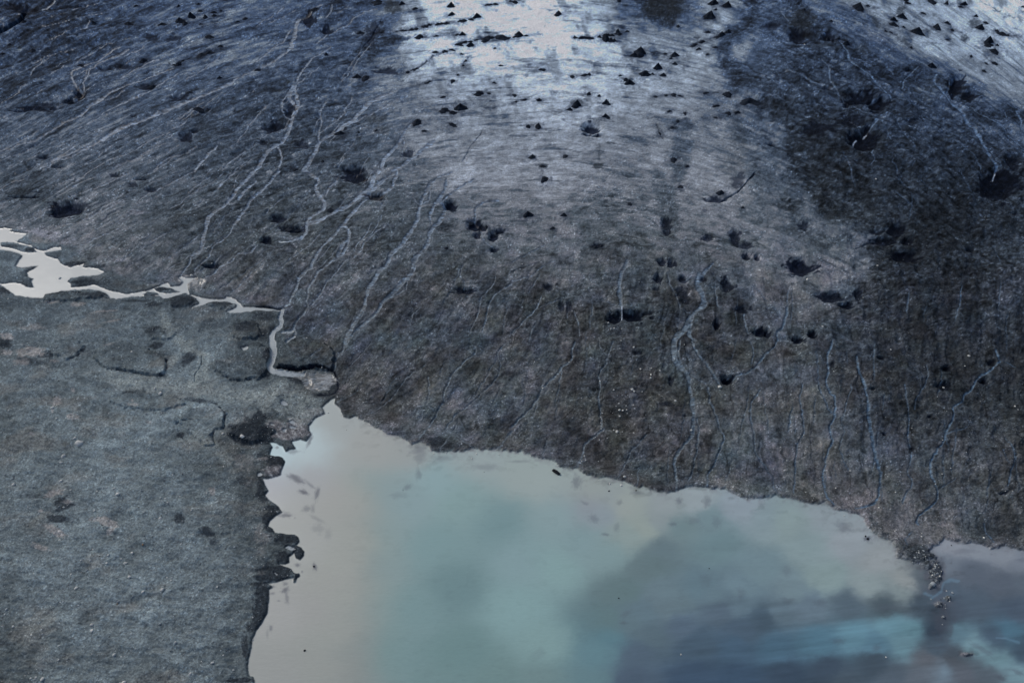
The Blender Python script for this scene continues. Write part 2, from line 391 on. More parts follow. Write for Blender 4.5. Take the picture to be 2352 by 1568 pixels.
stream = layer(); sedge = layer()
# the many nameless rills between them follow the fall of the ice
def fall(x, y):
    if x > 1650 and y < 450: return (.55, 1.0)
    q = [(-200, -1.0, .42), (300, -1.0, .55), (700, -.75, .8), (1000, -.6, 1), (1300, -.35, 1), (1550, -.12, 1), (1900, .02, 1), (2400, -.1, 1)]
    a = [k[0] for k in q]; return float(np.interp(x, a, [k[1] for k in q])), float(np.interp(x, a, [k[2] for k in q]))
rr = random.Random(5)
for i in range(330):
    if i < 205: x, y = rr.uniform(-20, 900), rr.uniform(60, 600)
    elif i < 305: x, y = rr.uniform(760, 2352), rr.uniform(600, 1080)
    else: x, y = rr.uniform(1850, 2352), rr.uniform(200, 700)
    ln = rr.uniform(50, 190)*(1 if i < 205 else .75); pts = [(x, y)]; wdr = rr.uniform(-.15, .15)
    for k in range(int(ln/14)):
        fx, fy = fall(x, y); m_ = math.hypot(fx, fy); x += 14*(fx/m_+wdr); y += 14*fy/m_; pts.append((x, y)); wdr += rr.uniform(-.12, .12)
    if len(pts) < 3: continue
    w_ = rr.uniform(1.0, 2.1); pale_ = rr.uniform(.45, .95)*(1 if i < 205 else .8) if rr.random() < .6 else 0
    if pale_: stroke(stream, pts, w_, w_*1.4, val=pale_, soft=1.0, amp=4, seed=800+i, wn=.7, fade=.25)
    stroke(sedge, pts, w_+1.5, w_+2.5, val=.8 if not pale_ else .5, soft=1.3, amp=4, seed=800+i, wn=.5, fade=.25)
for i, (p, a) in enumerate(STREAMS):
    w0 = a[0]/4; w1 = (a[1] if len(a) > 1 else a[0])/4
    big = max(w0, w1)
    val = 1.0 if big > 3.6 else 0.5 + 0.13*big
    if p[0][1] > 800 and p[0][0] > 1150: val *= .88
    stroke(stream, p, w0*1.0+.2, w1*1.0+.2, val=val, soft=.8, amp=3.2 if big < 4 else 2.6, seed=i, wn=.6)
    stroke(sedge, p, w0+4.0, w1+4.0, val=0.7, soft=1.6, amp=3.2 if big < 4 else 2.6, seed=i, wn=.3)
# milky bright water falling into the holes
falls = layer()
for i, (p, a) in enumerate(parse("""
3 0 13: 920,1200 900,1215
3 0 12: 835,1243 815,1250 800,1280 795,1325
2 1 7: 1010,1230 1010,1290 1013,1352
1 1 10: 300,655 260,660 215,655
3 1 10: 2095,0 2080,62
""")): stroke(falls, p, a[0]/4, a[0]/4, soft=0.6, amp=.6, seed=300+i)

# ---- hollows melted into the ice: tile, x, y, rx, ry, depth(m)
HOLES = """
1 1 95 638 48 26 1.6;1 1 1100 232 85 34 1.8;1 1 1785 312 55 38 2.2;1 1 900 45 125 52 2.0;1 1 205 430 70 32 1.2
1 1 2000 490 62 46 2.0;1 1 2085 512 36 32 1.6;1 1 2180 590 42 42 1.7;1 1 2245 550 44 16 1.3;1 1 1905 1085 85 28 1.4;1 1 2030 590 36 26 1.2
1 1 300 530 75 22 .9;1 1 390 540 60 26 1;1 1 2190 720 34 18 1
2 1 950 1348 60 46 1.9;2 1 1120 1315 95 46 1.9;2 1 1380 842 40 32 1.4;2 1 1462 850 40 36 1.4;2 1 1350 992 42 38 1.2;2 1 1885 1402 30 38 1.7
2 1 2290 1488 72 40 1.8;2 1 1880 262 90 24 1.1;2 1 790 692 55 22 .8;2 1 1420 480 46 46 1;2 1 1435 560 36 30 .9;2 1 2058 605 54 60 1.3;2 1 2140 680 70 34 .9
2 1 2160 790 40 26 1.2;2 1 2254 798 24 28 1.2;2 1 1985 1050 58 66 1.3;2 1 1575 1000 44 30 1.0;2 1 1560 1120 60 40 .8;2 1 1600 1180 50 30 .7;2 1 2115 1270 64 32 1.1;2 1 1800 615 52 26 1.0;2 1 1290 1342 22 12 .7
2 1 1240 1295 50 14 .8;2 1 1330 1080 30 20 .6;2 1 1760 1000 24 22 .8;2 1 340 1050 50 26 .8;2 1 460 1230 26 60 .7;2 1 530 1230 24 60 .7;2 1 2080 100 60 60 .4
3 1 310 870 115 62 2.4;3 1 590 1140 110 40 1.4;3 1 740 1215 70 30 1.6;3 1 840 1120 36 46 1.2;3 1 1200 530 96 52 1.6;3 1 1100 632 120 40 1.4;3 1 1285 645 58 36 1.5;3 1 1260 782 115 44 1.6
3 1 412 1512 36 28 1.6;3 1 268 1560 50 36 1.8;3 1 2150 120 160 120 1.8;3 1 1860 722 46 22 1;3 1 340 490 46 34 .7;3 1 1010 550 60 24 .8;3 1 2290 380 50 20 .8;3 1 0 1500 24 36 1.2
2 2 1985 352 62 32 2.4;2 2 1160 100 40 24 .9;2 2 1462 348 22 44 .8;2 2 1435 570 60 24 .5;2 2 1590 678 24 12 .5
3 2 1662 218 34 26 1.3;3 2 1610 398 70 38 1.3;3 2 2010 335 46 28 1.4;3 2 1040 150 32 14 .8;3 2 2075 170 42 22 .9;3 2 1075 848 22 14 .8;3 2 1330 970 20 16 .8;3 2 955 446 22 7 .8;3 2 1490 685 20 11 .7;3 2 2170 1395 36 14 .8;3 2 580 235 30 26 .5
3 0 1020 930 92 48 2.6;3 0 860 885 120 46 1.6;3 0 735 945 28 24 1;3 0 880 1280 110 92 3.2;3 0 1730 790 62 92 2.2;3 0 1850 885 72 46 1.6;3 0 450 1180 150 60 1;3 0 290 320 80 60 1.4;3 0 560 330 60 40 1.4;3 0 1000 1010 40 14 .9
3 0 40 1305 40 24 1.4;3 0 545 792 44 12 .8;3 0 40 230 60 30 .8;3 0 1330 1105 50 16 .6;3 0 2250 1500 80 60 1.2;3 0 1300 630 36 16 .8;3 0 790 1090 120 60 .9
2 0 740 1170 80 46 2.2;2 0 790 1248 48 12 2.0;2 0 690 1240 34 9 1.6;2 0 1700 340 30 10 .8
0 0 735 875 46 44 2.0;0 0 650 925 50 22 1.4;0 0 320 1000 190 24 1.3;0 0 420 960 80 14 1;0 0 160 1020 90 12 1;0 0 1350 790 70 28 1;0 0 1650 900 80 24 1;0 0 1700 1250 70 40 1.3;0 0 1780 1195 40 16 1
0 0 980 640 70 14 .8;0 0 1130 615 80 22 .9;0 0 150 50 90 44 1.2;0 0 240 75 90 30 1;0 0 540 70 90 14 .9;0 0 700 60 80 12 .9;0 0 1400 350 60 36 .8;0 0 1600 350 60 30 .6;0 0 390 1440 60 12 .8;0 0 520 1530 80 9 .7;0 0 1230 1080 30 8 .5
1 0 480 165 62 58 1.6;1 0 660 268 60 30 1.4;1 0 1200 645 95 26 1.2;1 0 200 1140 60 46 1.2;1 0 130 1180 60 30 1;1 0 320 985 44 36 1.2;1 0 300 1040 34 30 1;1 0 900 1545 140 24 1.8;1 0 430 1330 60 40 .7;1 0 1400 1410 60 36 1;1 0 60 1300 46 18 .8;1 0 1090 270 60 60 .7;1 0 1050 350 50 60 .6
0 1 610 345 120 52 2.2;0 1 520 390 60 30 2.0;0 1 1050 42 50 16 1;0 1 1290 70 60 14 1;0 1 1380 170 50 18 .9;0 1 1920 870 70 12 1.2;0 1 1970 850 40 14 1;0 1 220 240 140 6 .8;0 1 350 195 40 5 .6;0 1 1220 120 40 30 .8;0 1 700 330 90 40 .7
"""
depth = layer(); dark = layer()
nh = 0
for row in HOLES.strip().splitlines():
    for it in row.split(';'):
        v = [float(q) for q in it.split()]
        if not v: continue
        x, y = T(int(v[0]), int(v[1]), v[2], v[3]); rx, ry, dp = v[4]/4, v[5]/4, v[6]
        blob(depth, x, y, rx*1.1, ry*1.1, -dp*.8, 0.75, 0.30, nh, add=True, fq=.8)
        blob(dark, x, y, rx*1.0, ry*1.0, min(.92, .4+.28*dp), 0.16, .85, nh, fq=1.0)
        nh += 1
# black slots (overhang and crack shade painted in), scarps and dark seams
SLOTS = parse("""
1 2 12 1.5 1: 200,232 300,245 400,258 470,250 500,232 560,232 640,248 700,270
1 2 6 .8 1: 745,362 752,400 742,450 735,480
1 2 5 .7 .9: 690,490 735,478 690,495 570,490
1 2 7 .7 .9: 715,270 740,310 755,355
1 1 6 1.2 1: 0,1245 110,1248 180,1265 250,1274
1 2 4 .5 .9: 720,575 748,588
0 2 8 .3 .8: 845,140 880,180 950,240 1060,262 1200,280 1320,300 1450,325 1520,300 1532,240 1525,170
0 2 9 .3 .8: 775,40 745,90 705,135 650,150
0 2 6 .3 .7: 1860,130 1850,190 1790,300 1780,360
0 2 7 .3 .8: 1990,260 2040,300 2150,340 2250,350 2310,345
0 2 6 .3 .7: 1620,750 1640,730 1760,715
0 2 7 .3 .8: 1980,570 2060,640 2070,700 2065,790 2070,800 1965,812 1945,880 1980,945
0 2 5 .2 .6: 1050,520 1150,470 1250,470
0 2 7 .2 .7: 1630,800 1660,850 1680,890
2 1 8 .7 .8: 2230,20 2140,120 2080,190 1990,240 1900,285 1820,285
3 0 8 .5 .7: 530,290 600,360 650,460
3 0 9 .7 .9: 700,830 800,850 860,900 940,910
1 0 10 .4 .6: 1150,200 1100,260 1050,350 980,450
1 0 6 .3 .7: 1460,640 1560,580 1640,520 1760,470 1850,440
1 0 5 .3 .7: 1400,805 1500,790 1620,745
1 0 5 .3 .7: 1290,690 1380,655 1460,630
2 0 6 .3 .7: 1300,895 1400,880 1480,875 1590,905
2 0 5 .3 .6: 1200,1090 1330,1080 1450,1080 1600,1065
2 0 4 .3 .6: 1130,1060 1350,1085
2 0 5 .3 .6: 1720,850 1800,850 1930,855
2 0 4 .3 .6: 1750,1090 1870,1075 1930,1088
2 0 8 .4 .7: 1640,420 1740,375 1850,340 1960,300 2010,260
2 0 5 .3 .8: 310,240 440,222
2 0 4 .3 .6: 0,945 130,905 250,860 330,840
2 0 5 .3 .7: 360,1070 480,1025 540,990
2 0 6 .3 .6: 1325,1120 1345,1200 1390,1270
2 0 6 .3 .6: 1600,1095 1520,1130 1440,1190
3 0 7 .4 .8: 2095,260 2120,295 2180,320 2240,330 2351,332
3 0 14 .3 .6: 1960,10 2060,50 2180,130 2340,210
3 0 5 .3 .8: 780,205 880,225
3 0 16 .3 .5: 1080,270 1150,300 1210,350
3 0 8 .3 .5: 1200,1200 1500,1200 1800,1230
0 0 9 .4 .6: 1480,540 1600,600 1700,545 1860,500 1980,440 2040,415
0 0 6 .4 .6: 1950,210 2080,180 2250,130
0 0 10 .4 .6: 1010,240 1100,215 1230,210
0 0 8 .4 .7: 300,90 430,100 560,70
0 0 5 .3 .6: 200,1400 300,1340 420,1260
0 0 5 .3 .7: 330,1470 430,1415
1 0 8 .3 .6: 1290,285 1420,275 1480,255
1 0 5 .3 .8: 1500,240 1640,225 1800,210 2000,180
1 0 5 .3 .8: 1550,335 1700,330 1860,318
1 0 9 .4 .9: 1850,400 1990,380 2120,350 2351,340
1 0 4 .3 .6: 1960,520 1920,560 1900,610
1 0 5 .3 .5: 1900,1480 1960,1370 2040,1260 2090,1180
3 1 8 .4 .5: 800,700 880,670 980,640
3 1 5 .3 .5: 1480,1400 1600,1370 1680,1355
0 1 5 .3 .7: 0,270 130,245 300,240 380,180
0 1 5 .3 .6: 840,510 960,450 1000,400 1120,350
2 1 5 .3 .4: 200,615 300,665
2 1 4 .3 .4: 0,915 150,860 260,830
""")
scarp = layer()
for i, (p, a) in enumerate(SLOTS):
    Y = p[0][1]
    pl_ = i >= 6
    stroke(scarp if pl_ else dark, p, a[0]/4*1.9, a[0]/4*1.5, val=min(1,a[2]*1.15), soft=1.2, amp=2.0, seed=400+i, wn=.8)  # leading slots go to dark: shade under the ice edge, put into the colour
    tmp = layer(); stroke(tmp, p, a[0]/4*1.1, a[0]/4*.9, val=a[1], soft=1.3, amp=2.0, seed=400+i, wn=.8)
    depth -= tmp

# ---- tonal patches:  tile x y rx ry amount   (debris thick or thin, silt, moss)
darkp = layer(); palep = layer(); siltp = layer(); olive = layer()
PS = 1.17
def patches(L, txt, soft=.6, rag=.55, s0=0, fq=1.5):
    n = s0
    for row in txt.strip().splitlines():
        for it in row.split(';'):
            v = [float(q) for q in it.split()]
            if not v: continue
            x, y = T(int(v[0]), int(v[1]), v[2], v[3])
            blob(L, x, y, v[4]/4*PS, v[5]/4*PS, v[6], soft, rag, n, rot=(v[7] if len(v) > 7 else 0), fq=fq); n += 1
patches(darkp, """
0 2 1750 140 110 50 .7 -.6;0 2 2180 210 200 130 .3;0 2 1440 30 80 26 .7;0 2 1500 130 70 50 .4;0 2 2260 830 150 80 .95;0 2 2320 750 90 50 1
1 2 60 870 110 80 .9;1 2 150 800 80 26 .7;1 2 180 1090 90 60 .8;1 2 60 1050 60 40 .5;1 2 180 1180 60 50 .5;1 2 30 700 50 60 .9;1 2 40 1330 40 90 .8;1 2 60 1420 60 50 .7
1 2 150 1530 70 30 .8;1 3 120 30 90 36 .9 -.7;1 3 290 240 130 46 .95;1 3 130 140 60 40 .8;1 3 395 370 48 62 1;1 3 250 410 70 50 .9;1 3 180 560 160 70 .95;1 3 50 600 60 40 .6;1 3 60 740 56 60 .9;1 3 50 860 60 90 .95;1 3 10 960 40 90 .95;1 3 30 660 60 20 1;1 3 390 590 30 26 1
0 2 2230 1270 80 40 .5;0 2 420 120 70 30 .9;0 2 260 180 140 40 .5;0 2 1650 850 40 30 .6;0 2 590 1500 70 60 .8;0 3 530 60 80 40 .8;0 3 1650 60 44 50 .8;0 3 1900 180 70 44 .6 .5;0 3 1960 270 44 50 .5;0 3 2200 1540 110 20 .9;0 3 2250 1250 30 100 .6;0 3 2310 1060 50 40 .8 -.8;0 3 40 1190 80 30 .4
0 2 1890 1430 60 40 .3;0 2 1480 320 60 20 .5;0 2 1240 460 120 26 .5;0 2 1830 540 160 26 .5 .2;0 2 40 20 60 30 .8;0 2 320 1420 120 30 .4
1 2 1660 920 90 50 .7;1 2 1780 960 150 40 .5;1 2 2060 200 0.1 0.1 0;2 2 1100 350 0.1 0.1 0;1 2 700 420 50 60 1;1 2 600 490 80 30 .7;1 2 360 350 80 20 .8 .3;1 2 110 130 60 60 .6;1 2 340 305 26 12 1;1 2 80 290 50 30 .7
2 2 850 720 70 60 .3;3 2 300 1330 .1 .1 0;3 2 760 1350 110 60 .25;2 2 1400 1300 200 60 .3;2 2 1600 1250 60 40 .5;2 2 1010 1170 40 20 .4
3 3 1400 390 110 60 .8;3 3 1540 550 70 110 .85;3 3 1080 90 150 90 .35;3 3 1210 395 30 26 .8;3 3 915 243 28 20 .9;3 3 2150 200 250 80 .4;3 3 1080 210 40 20 .6
0 1 1000 1030 260 60 .35;0 1 700 1120 60 14 .8;0 1 480 1120 110 22 .8;0 1 1500 1080 80 18 .9;0 1 1700 1190 120 50 .8;0 1 1640 1210 90 50 .5;0 1 2040 1210 110 30 .9;0 1 60 780 100 60 .4;0 1 280 720 60 20 .6;0 1 680 850 100 18 .7 -.1;0 1 900 880 90 14 .6 .1;0 1 240 1030 60 30 .4;0 1 90 690 110 20 .5;0 1 800 1030 150 40 .6;0 1 950 1100 60 22 .4
0 1 1390 1470 80 46 .5;0 1 1530 1480 60 40 .6;0 1 2250 1440 120 60 .6;0 1 1950 1400 150 60 .35;0 1 1400 1220 70 26 .6;0 1 1150 1260 60 20 .4;0 1 40 1100 60 40 .6;0 1 40 1560 60 20 .6;0 1 1250 1190 150 14 .5;0 1 860 1150 130 30 .6;1 1 80 1330 120 50 .5;1 1 150 1470 40 60 .6;1 1 60 1500 60 60 .5
1 1 1450 1320 120 50 .5 -.3;1 1 1740 510 90 50 .6;1 1 1400 1040 60 60 .5 .4;1 1 850 900 0.1 .1 0;1 1 1100 770 50 20 .5;1 1 1240 640 60 40 .3;1 1 2050 800 150 50 .3
1 0 1080 1100 120 60 .5;1 0 1170 1190 80 40 .4;1 0 220 900 100 30 .3;1 0 940 1270 30 80 .4;1 0 1050 560 120 60 .3;1 0 1250 60 80 60 .7;1 0 2190 0 .1 .1 0;1 0 2130 300 40 10 .5
2 0 1380 80 220 110 .55;2 0 1450 190 90 60 .45;2 0 2080 1300 100 300 .35;2 0 2050 1500 150 120 .35;2 0 900 1320 60 16 .5;2 0 795 1520 50 30 .7;2 0 805 1400 12 120 .4;2 0 280 1520 60 20 .6;2 0 600 940 90 40 .5;2 0 1360 1200 50 80 .3;2 0 1360 520 80 50 .3;2 0 1560 560 60 30 .3
3 0 300 180 150 120 .5;3 0 1220 110 50 60 .5 .6;3 0 990 200 30 70 .5 -.5;3 0 880 440 80 50 .4 .5;3 0 1750 160 .1 .1 0;3 0 1810 350 40 40 .5;3 0 1900 210 50 50 .5;3 0 1250 380 60 40 .4 .6;3 0 1500 410 80 20 .4
""", s0=900)
patches(palep, """
0 1 400 590 190 60 .55;0 1 620 640 110 30 .5 -.2;0 1 1280 380 110 26 .5;0 1 1100 830 90 20 .5;0 1 720 1230 60 20 .9;0 1 980 1290 120 10 .7 -.2;0 1 60 1520 60 26 .9;0 1 300 1430 130 30 .5;0 1 1030 1380 90 12 .6 -.2;0 1 470 1205 70 14 .7
0 2 260 90 140 50 .75;0 2 60 90 50 26 .8;0 2 200 190 80 30 .6;0 2 500 180 40 10 .8;0 2 520 540 50 34 .8 -.8;0 2 665 440 20 26 .6;0 2 670 690 60 30 .95;0 2 1230 582 60 14 .6;0 2 1215 540 14 14 .7;0 2 1370 745 26 18 .5;0 2 1950 1370 34 46 .6;0 2 500 1390 90 30 .9 -.3;0 2 620 1470 60 16 .6;0 2 370 1550 30 12 .8;0 2 300 850 30 16 .6;0 2 480 630 16 26 .6;0 2 1530 345 60 20 .4;0 2 2210 700 110 100 .35;0 2 2240 1100 140 110 .45;0 2 2300 1300 90 60 .4;0 2 1000 35 60 12 .5 -.2;0 2 1950 660 120 60 .3
0 3 985 90 100 40 .9 .3;0 3 1020 170 60 20 .8 -.6;0 3 520 180 90 34 .85 .4;0 3 370 315 90 26 .75 .3;0 3 2260 520 110 90 .3;0 3 860 70 60 20 .5;0 3 450 120 60 16 .6
1 2 100 700 .1 .1 0;1 2 60 1070 60 20 .6;1 3 60 240 90 60 .5;1 3 30 160 50 60 .5;1 3 40 360 50 70 .4;1 3 40 560 50 30 .4
1 1 1760 440 50 36 .3;2 1 700 150 300 100 .25;3 0 740 1500 20 14 .9;3 1 1780 1165 110 40 .5;3 1 1600 1190 110 40 .35;3 1 900 860 120 120 .3;3 1 870 640 50 30 .4;3 0 1000 350 160 60 .35 .5;3 0 1700 880 0.1 .1 0;2 0 500 150 200 100 .35;1 0 1750 200 90 16 .3;3 3 1200 30 .1 .1 0
""", s0=1300)
patches(siltp, """
1 2 550 660 100 40 .8;1 2 430 760 120 60 .75;1 2 300 850 130 50 .7;1 2 180 760 90 40 .4;1 2 500 820 60 60 .6;1 2 180 1190 110 50 .5;1 2 2000 1000 160 22 .7;1 2 1500 930 80 30 .5;1 2 2200 1000 160 20 .6;1 2 980 710 120 20 .4
3 2 780 1500 200 60 .7;3 2 650 1530 150 40 .7;3 2 1250 1520 90 60 .7;3 3 1300 120 180 110 .75;3 3 1450 230 200 70 .7;3 3 1300 30 200 60 .6;3 3 2070 290 90 40 .7;3 3 800 20 120 40 .6;2 2 620 1170 90 30 .5;2 2 0 1010 60 10 .5;0 1 1700 1000 120 40 .5;3 3 1160 240 80 40 .5
""", s0=1600)
patches(olive, """
3 2 1245 210 30 60 .9 -.3;3 2 1170 145 22 20 .7;3 2 1080 310 50 50 .35;3 2 1250 640 90 30 .35;3 2 1370 900 40 60 .4;3 2 1850 1130 60 40 .4;3 2 2200 690 26 40 .5;3 2 200 600 20 60 .5;3 2 380 560 20 80 .5;3 2 130 520 40 60 .35;3 2 2130 1290 60 40 .4;3 2 1600 320 60 16 .5;3 2 1780 650 30 16 .5;3 2 1500 560 60 40 .25
2 1 1140 850 26 18 .7;2 1 820 890 20 22 .6;2 1 1215 960 26 22 .6;2 1 905 1090 22 26 .5;2 1 1260 1150 20 24 .5;2 1 690 1080 20 24 .4;2 1 1350 1240 24 18 .5;2 1 1320 600 30 16 .4;2 1 2320 680 40 20 .4;2 1 1800 1260 30 22 .5;2 1 1500 1220 26 20 .4;2 1 420 1080 34 50 .4;2 1 1480 1230 20 20 .4
1 1 150 330 50 26 .6;1 1 570 390 80 30 .3;1 1 460 760 60 20 .45;1 1 1250 420 50 40 .2;1 1 720 1290 .1 .1 0;1 1 1140 970 60 40 .35;1 1 1700 690 80 30 .25
2 2 190 150 70 60 .4;2 2 540 760 60 100 .3;2 2 430 950 90 110 .3;2 2 1150 230 200 60 .15;2 2 700 1000 80 40 .2;2 2 1950 500 60 60 .3;2 2 1300 480 50 30 .4;2 2 1410 680 20 60 .4
0 0 130 450 60 20 .7;0 0 30 420 40 14 .5;3 0 1500 800 150 60 .4;3 0 1450 900 100 40 .3;3 0 450 420 150 30 .35;1 0 290 760 50 14 .4;1 0 200 860 50 26 .4;1 2 1450 640 200 120 .2;1 2 1950 760 200 100 .2;1 2 1850 330 60 60 .2
""", s0=1900)

# ---- dirt cones: tile, tile : x,y,half width,half height in tile units
CONES = """
2 0:1175,478,72,44 1120,505,40,24 1495,498,45,26 1342,615,42,36 1215,682,58,28 1388,690,32,20 1082,758,48,27 1045,728,32,16 1497,588,28,16 2195,910,92,36 1985,860,44,22 868,945,40,28 595,955,50,34 532,1003,30,18 858,352,46,34 912,370,34,20 970,283,25,18 985,310,25,13 915,325,30,13 577,350,18,12 697,355,34,14 425,126,42,22 62,318,52,28 1810,150,60,38 1972,52,48,32 1850,35,52,28 1928,308,40,24 1988,287,30,18 1755,378,34,13 1720,447,26,13 1525,242,22,13 670,685,34,11 710,678,20,13 555,695,30,9 150,1160,28,17 240,1160,38,28 247,920,32,16 118,910,26,11 862,1072,36,22 705,850,30,17 800,875,20,14 1450,1022,25,11 1882,962,34,14 1995,1030,30,10 2080,1022,30,12 1870,1075,34,10 1590,1045,20,10 1487,1455,38,20 185,1432,36,24 490,1430,32,11 540,1440,16,8 25,15,36,17 995,690,18,10 1020,735,16,9 965,732,10,7 390,858,18,7 25,872,28,10 1605,610,18,8 1580,605,16,8 1460,535,18,11 1425,552,14,7 45,378,13,10 752,348,10,6 642,354,16,8 1060,288,20,9 985,12,26,13 1045,50,14,7 945,75,14,7 972,90,8,6 823,60,8,6 1002,175,14,9 1485,875,32,12 1795,850,20,8 1410,490,30,11 1400,488,14,8 1350,480,14,7 1250,660,18,7 980,245,14,7 950,240,12,6 595,1022,14,10 180,590,18,8 270,590,22,6 290,635,26,9 340,640,14,6 250,640,16,7 118,687,18,7 1805,285,26,11 1870,295,18,7 1870,430,30,10 1885,445,16,6 1800,495,20,8 1690,405,26,9 1590,92,12,7 1625,97,12,5 1660,100,12,6 1870,95,16,11 695,1075,16,9 475,1105,10,5 1525,1110,20,9 1700,1010,9,6 1650,1165,16,6 1240,1320,10,8 1585,1333,8,5 640,30,10,10 1540,1440,12,10 1610,1520,20,12 280,1520,30,14 345,95,14,7 400,62,20,7 495,103,10,4 805,345,22,14 940,370,20,12 540,560,10,10 180,372,22,7
3 0:828,60,62,36 1215,150,46,26 1150,182,34,20 1140,226,46,20 1357,290,62,36 1547,250,46,28 1642,213,27,14 1692,273,22,11 1912,142,22,13 1945,248,46,28 2028,372,54,38 2022,405,50,16 2073,465,50,24 2104,415,18,11 2150,308,46,14 2200,322,26,12 2102,275,28,12 1797,28,36,19 1497,8,54,17 1270,30,34,10 1260,5,30,8 1642,366,20,8 1667,416,16,7 1777,291,12,7 1500,595,40,22 720,385,32,20 647,348,20,12 577,196,18,10 450,18,18,8 2075,582,34,11 2000,580,24,7 1980,650,30,12 2000,200,26,9 1860,525,18,12 1280,414,16,8 1312,440,18,10 332,75,30,11 2335,68,20,10 1238,250,18,10 1655,262,13,7 560,320,22,18 600,345,22,14 1820,345,14,8 1800,365,12,8 1185,420,6,4 1350,188,20,7 1420,122,26,7 975,70,14,8 1010,72,14,6 915,50,20,9 2277,262,14,6 1640,25,24,18 1670,38,16,9 2220,60,8,10 2170,155,14,7 2080,95,20,7 2300,870,1,1 340,30,12,6 280,25,16,12 690,20,14,9 2330,105,20,7 1880,440,8,6 1930,440,12,5 2380,0,30,20 1080,285,18,9
1 0:1792,52,38,28 1796,135,34,18 1505,330,44,18 1900,315,36,20 1972,410,38,22 1430,268,30,15 1480,243,16,8 1910,197,44,10 2035,152,40,24 2135,350,52,20 2255,350,70,14 1650,482,32,13 1740,470,34,14 1800,455,32,12 1888,410,20,10 2047,850,56,20 1885,972,62,34 1728,1005,52,12 1805,1025,46,12 1480,1106,54,26 1545,1195,28,11 1800,1128,42,18 935,698,48,22 1010,705,50,14 775,1210,52,26 944,1210,16,10 1106,1278,14,8 822,48,14,9 962,298,40,13 1345,30,32,18 1855,690,14,12 1808,745,32,13 1962,520,14,9 1928,560,16,13 1905,605,16,10 1718,890,28,12 2185,885,18,8 2140,853,24,7 616,1485,20,12 578,1525,18,8 365,1547,34,14 645,502,22,14 20,640,28,12 1465,80,30,12 1425,100,14,7 1888,492,20,9 1502,180,14,7 1350,195,26,6 1540,238,22,5 1660,330,14,6 1720,325,14,6 1800,322,14,6 1925,382,40,9 2100,372,34,14 2000,170,18,12 1000,332,8,7 130,1540,1,1 690,340,1,1 1540,780,14,6 1500,787,10,5 1440,800,10,4 1600,748,18,6 1340,660,18,6 1440,632,18,6 2250,600,22,8 2190,750,22,8 1780,790,14,5 1150,295,26,9 1080,285,20,10 1110,1190,22,9 400,425,14,7 2125,985,26,6 2190,990,18,5 2310,690,22,7 2195,445,20,8 1855,35,20,7 2200,90,16,5 2130,45,26,7 1120,15,60,12 545,90,44,16
0 0:1765,145,38,28 1665,190,50,26 1700,215,34,16 1640,48,18,11 1820,28,20,9 1495,222,42,15 1890,158,28,20 1962,102,36,14 2027,90,22,9 1180,215,46,17 1968,142,32,14 2025,420,32,14 1920,338,52,12 1640,592,36,18 1320,555,42,20 303,465,32,14 30,500,28,10 232,222,30,14 92,412,20,9 2018,715,26,16 1825,1000,50,18 1905,998,22,8 2135,922,12,7 1405,778,48,17 745,600,34,11 1745,855,26,9 1620,265,20,6 860,207,18,9 580,570,14,7 1680,550,24,8 1860,495,40,10 1930,480,40,10 2180,190,20,8 2250,160,26,7 1840,92,30,8 1800,120,16,8 1850,225,20,8 1885,235,16,7 1975,235,30,5 2080,300,1,1 1090,100,10,5 640,920,36,18 1250,45,26,7
2 1:300,68,46,18 275,42,14,8 1082,303,28,11 1550,138,30,10 2122,328,18,18 1495,45,18,8 1612,252,14,6 152,392,50,30 1915,192,42,26 378,520,30,15 480,402,34,22 765,692,30,16 820,680,20,16 815,238,9,5 1325,415,8,5 1780,368,16,7 1910,608,12,9 1935,800,1,1 1840,945,10,6 1170,1030,9,5 1175,945,8,7 730,650,8,6 985,1475,14,7 695,688,6,5
1 1:560,70,1,1 1190,512,18,7 1250,512,16,6 2120,500,24,18 1970,450,26,12 1750,715,22,12 1105,550,20,8 680,360,26,8 300,510,30,10 385,515,26,12 2250,545,40,12
"""
cones = []
for ln in CONES.strip().splitlines():
    hd_, body = ln.split(':'); c_, r_ = [int(q) for q in hd_.split()]
    for p in body.split():
        q = [float(k) for k in p.split(',')]
        if q[2] < 5: continue
        x, y = T(c_, r_, q[0], q[1]); cones.append([x, y, q[2]/4, q[3]/4])
ROWS = [(0, (1,0,"1290,285 1420,275 1480,255 1640,225 1800,210 2000,180")), (1, (1,0,"1480,335 1700,330 1860,318")), (2, (1,0,"1850,400 1990,375 2120,350 2351,345 2470,330 2600,310")), (3, (1,0,"1460,640 1560,580 1640,520 1760,470 1850,440")),
 (4, (1,0,"1400,805 1500,790 1620,745")), (5, (1,0,"1290,690 1380,655 1460,630")), (6, (2,0,"1300,895 1400,880 1480,875 1590,905")), (7, (2,0,"1640,430 1740,375 1850,340 1960,300 2010,260")), (8, (2,0,"1325,1120 1345,1200 1390,1270")), (9, (2,0,"1600,1095 1520,1130 1440,1190")),
 (10, (2,0,"560,350 640,352 700,352 800,340 900,320 1000,300 1080,280")), (11, (1,0,"2100,50 2250,20 2351,5")), (12, (2,0,"0,945 130,905")), (13, (2,0,"500,1020 560,960 600,930")), (14, (3,0,"2080,260 2120,290 2180,320 2240,325 2340,330")), (15, (2,0,"1720,850 1800,850 1930,855")), (16, (2,0,"1750,1090 1870,1075 1930,1088")), (17, (0,0,"1600,600 1700,550 1860,500 1980,440")),
 (18, (3,0,"1080,265 1150,300 1230,370 1310,440")), (19, (1,0,"1960,520 1925,560 1900,610")), (20, (2,0,"180,650 250,640 350,630")), (21, (3,0,"1640,5 1700,40 1790,60")), (22, (2,0,"1200,650 1260,670 1330,690"))]
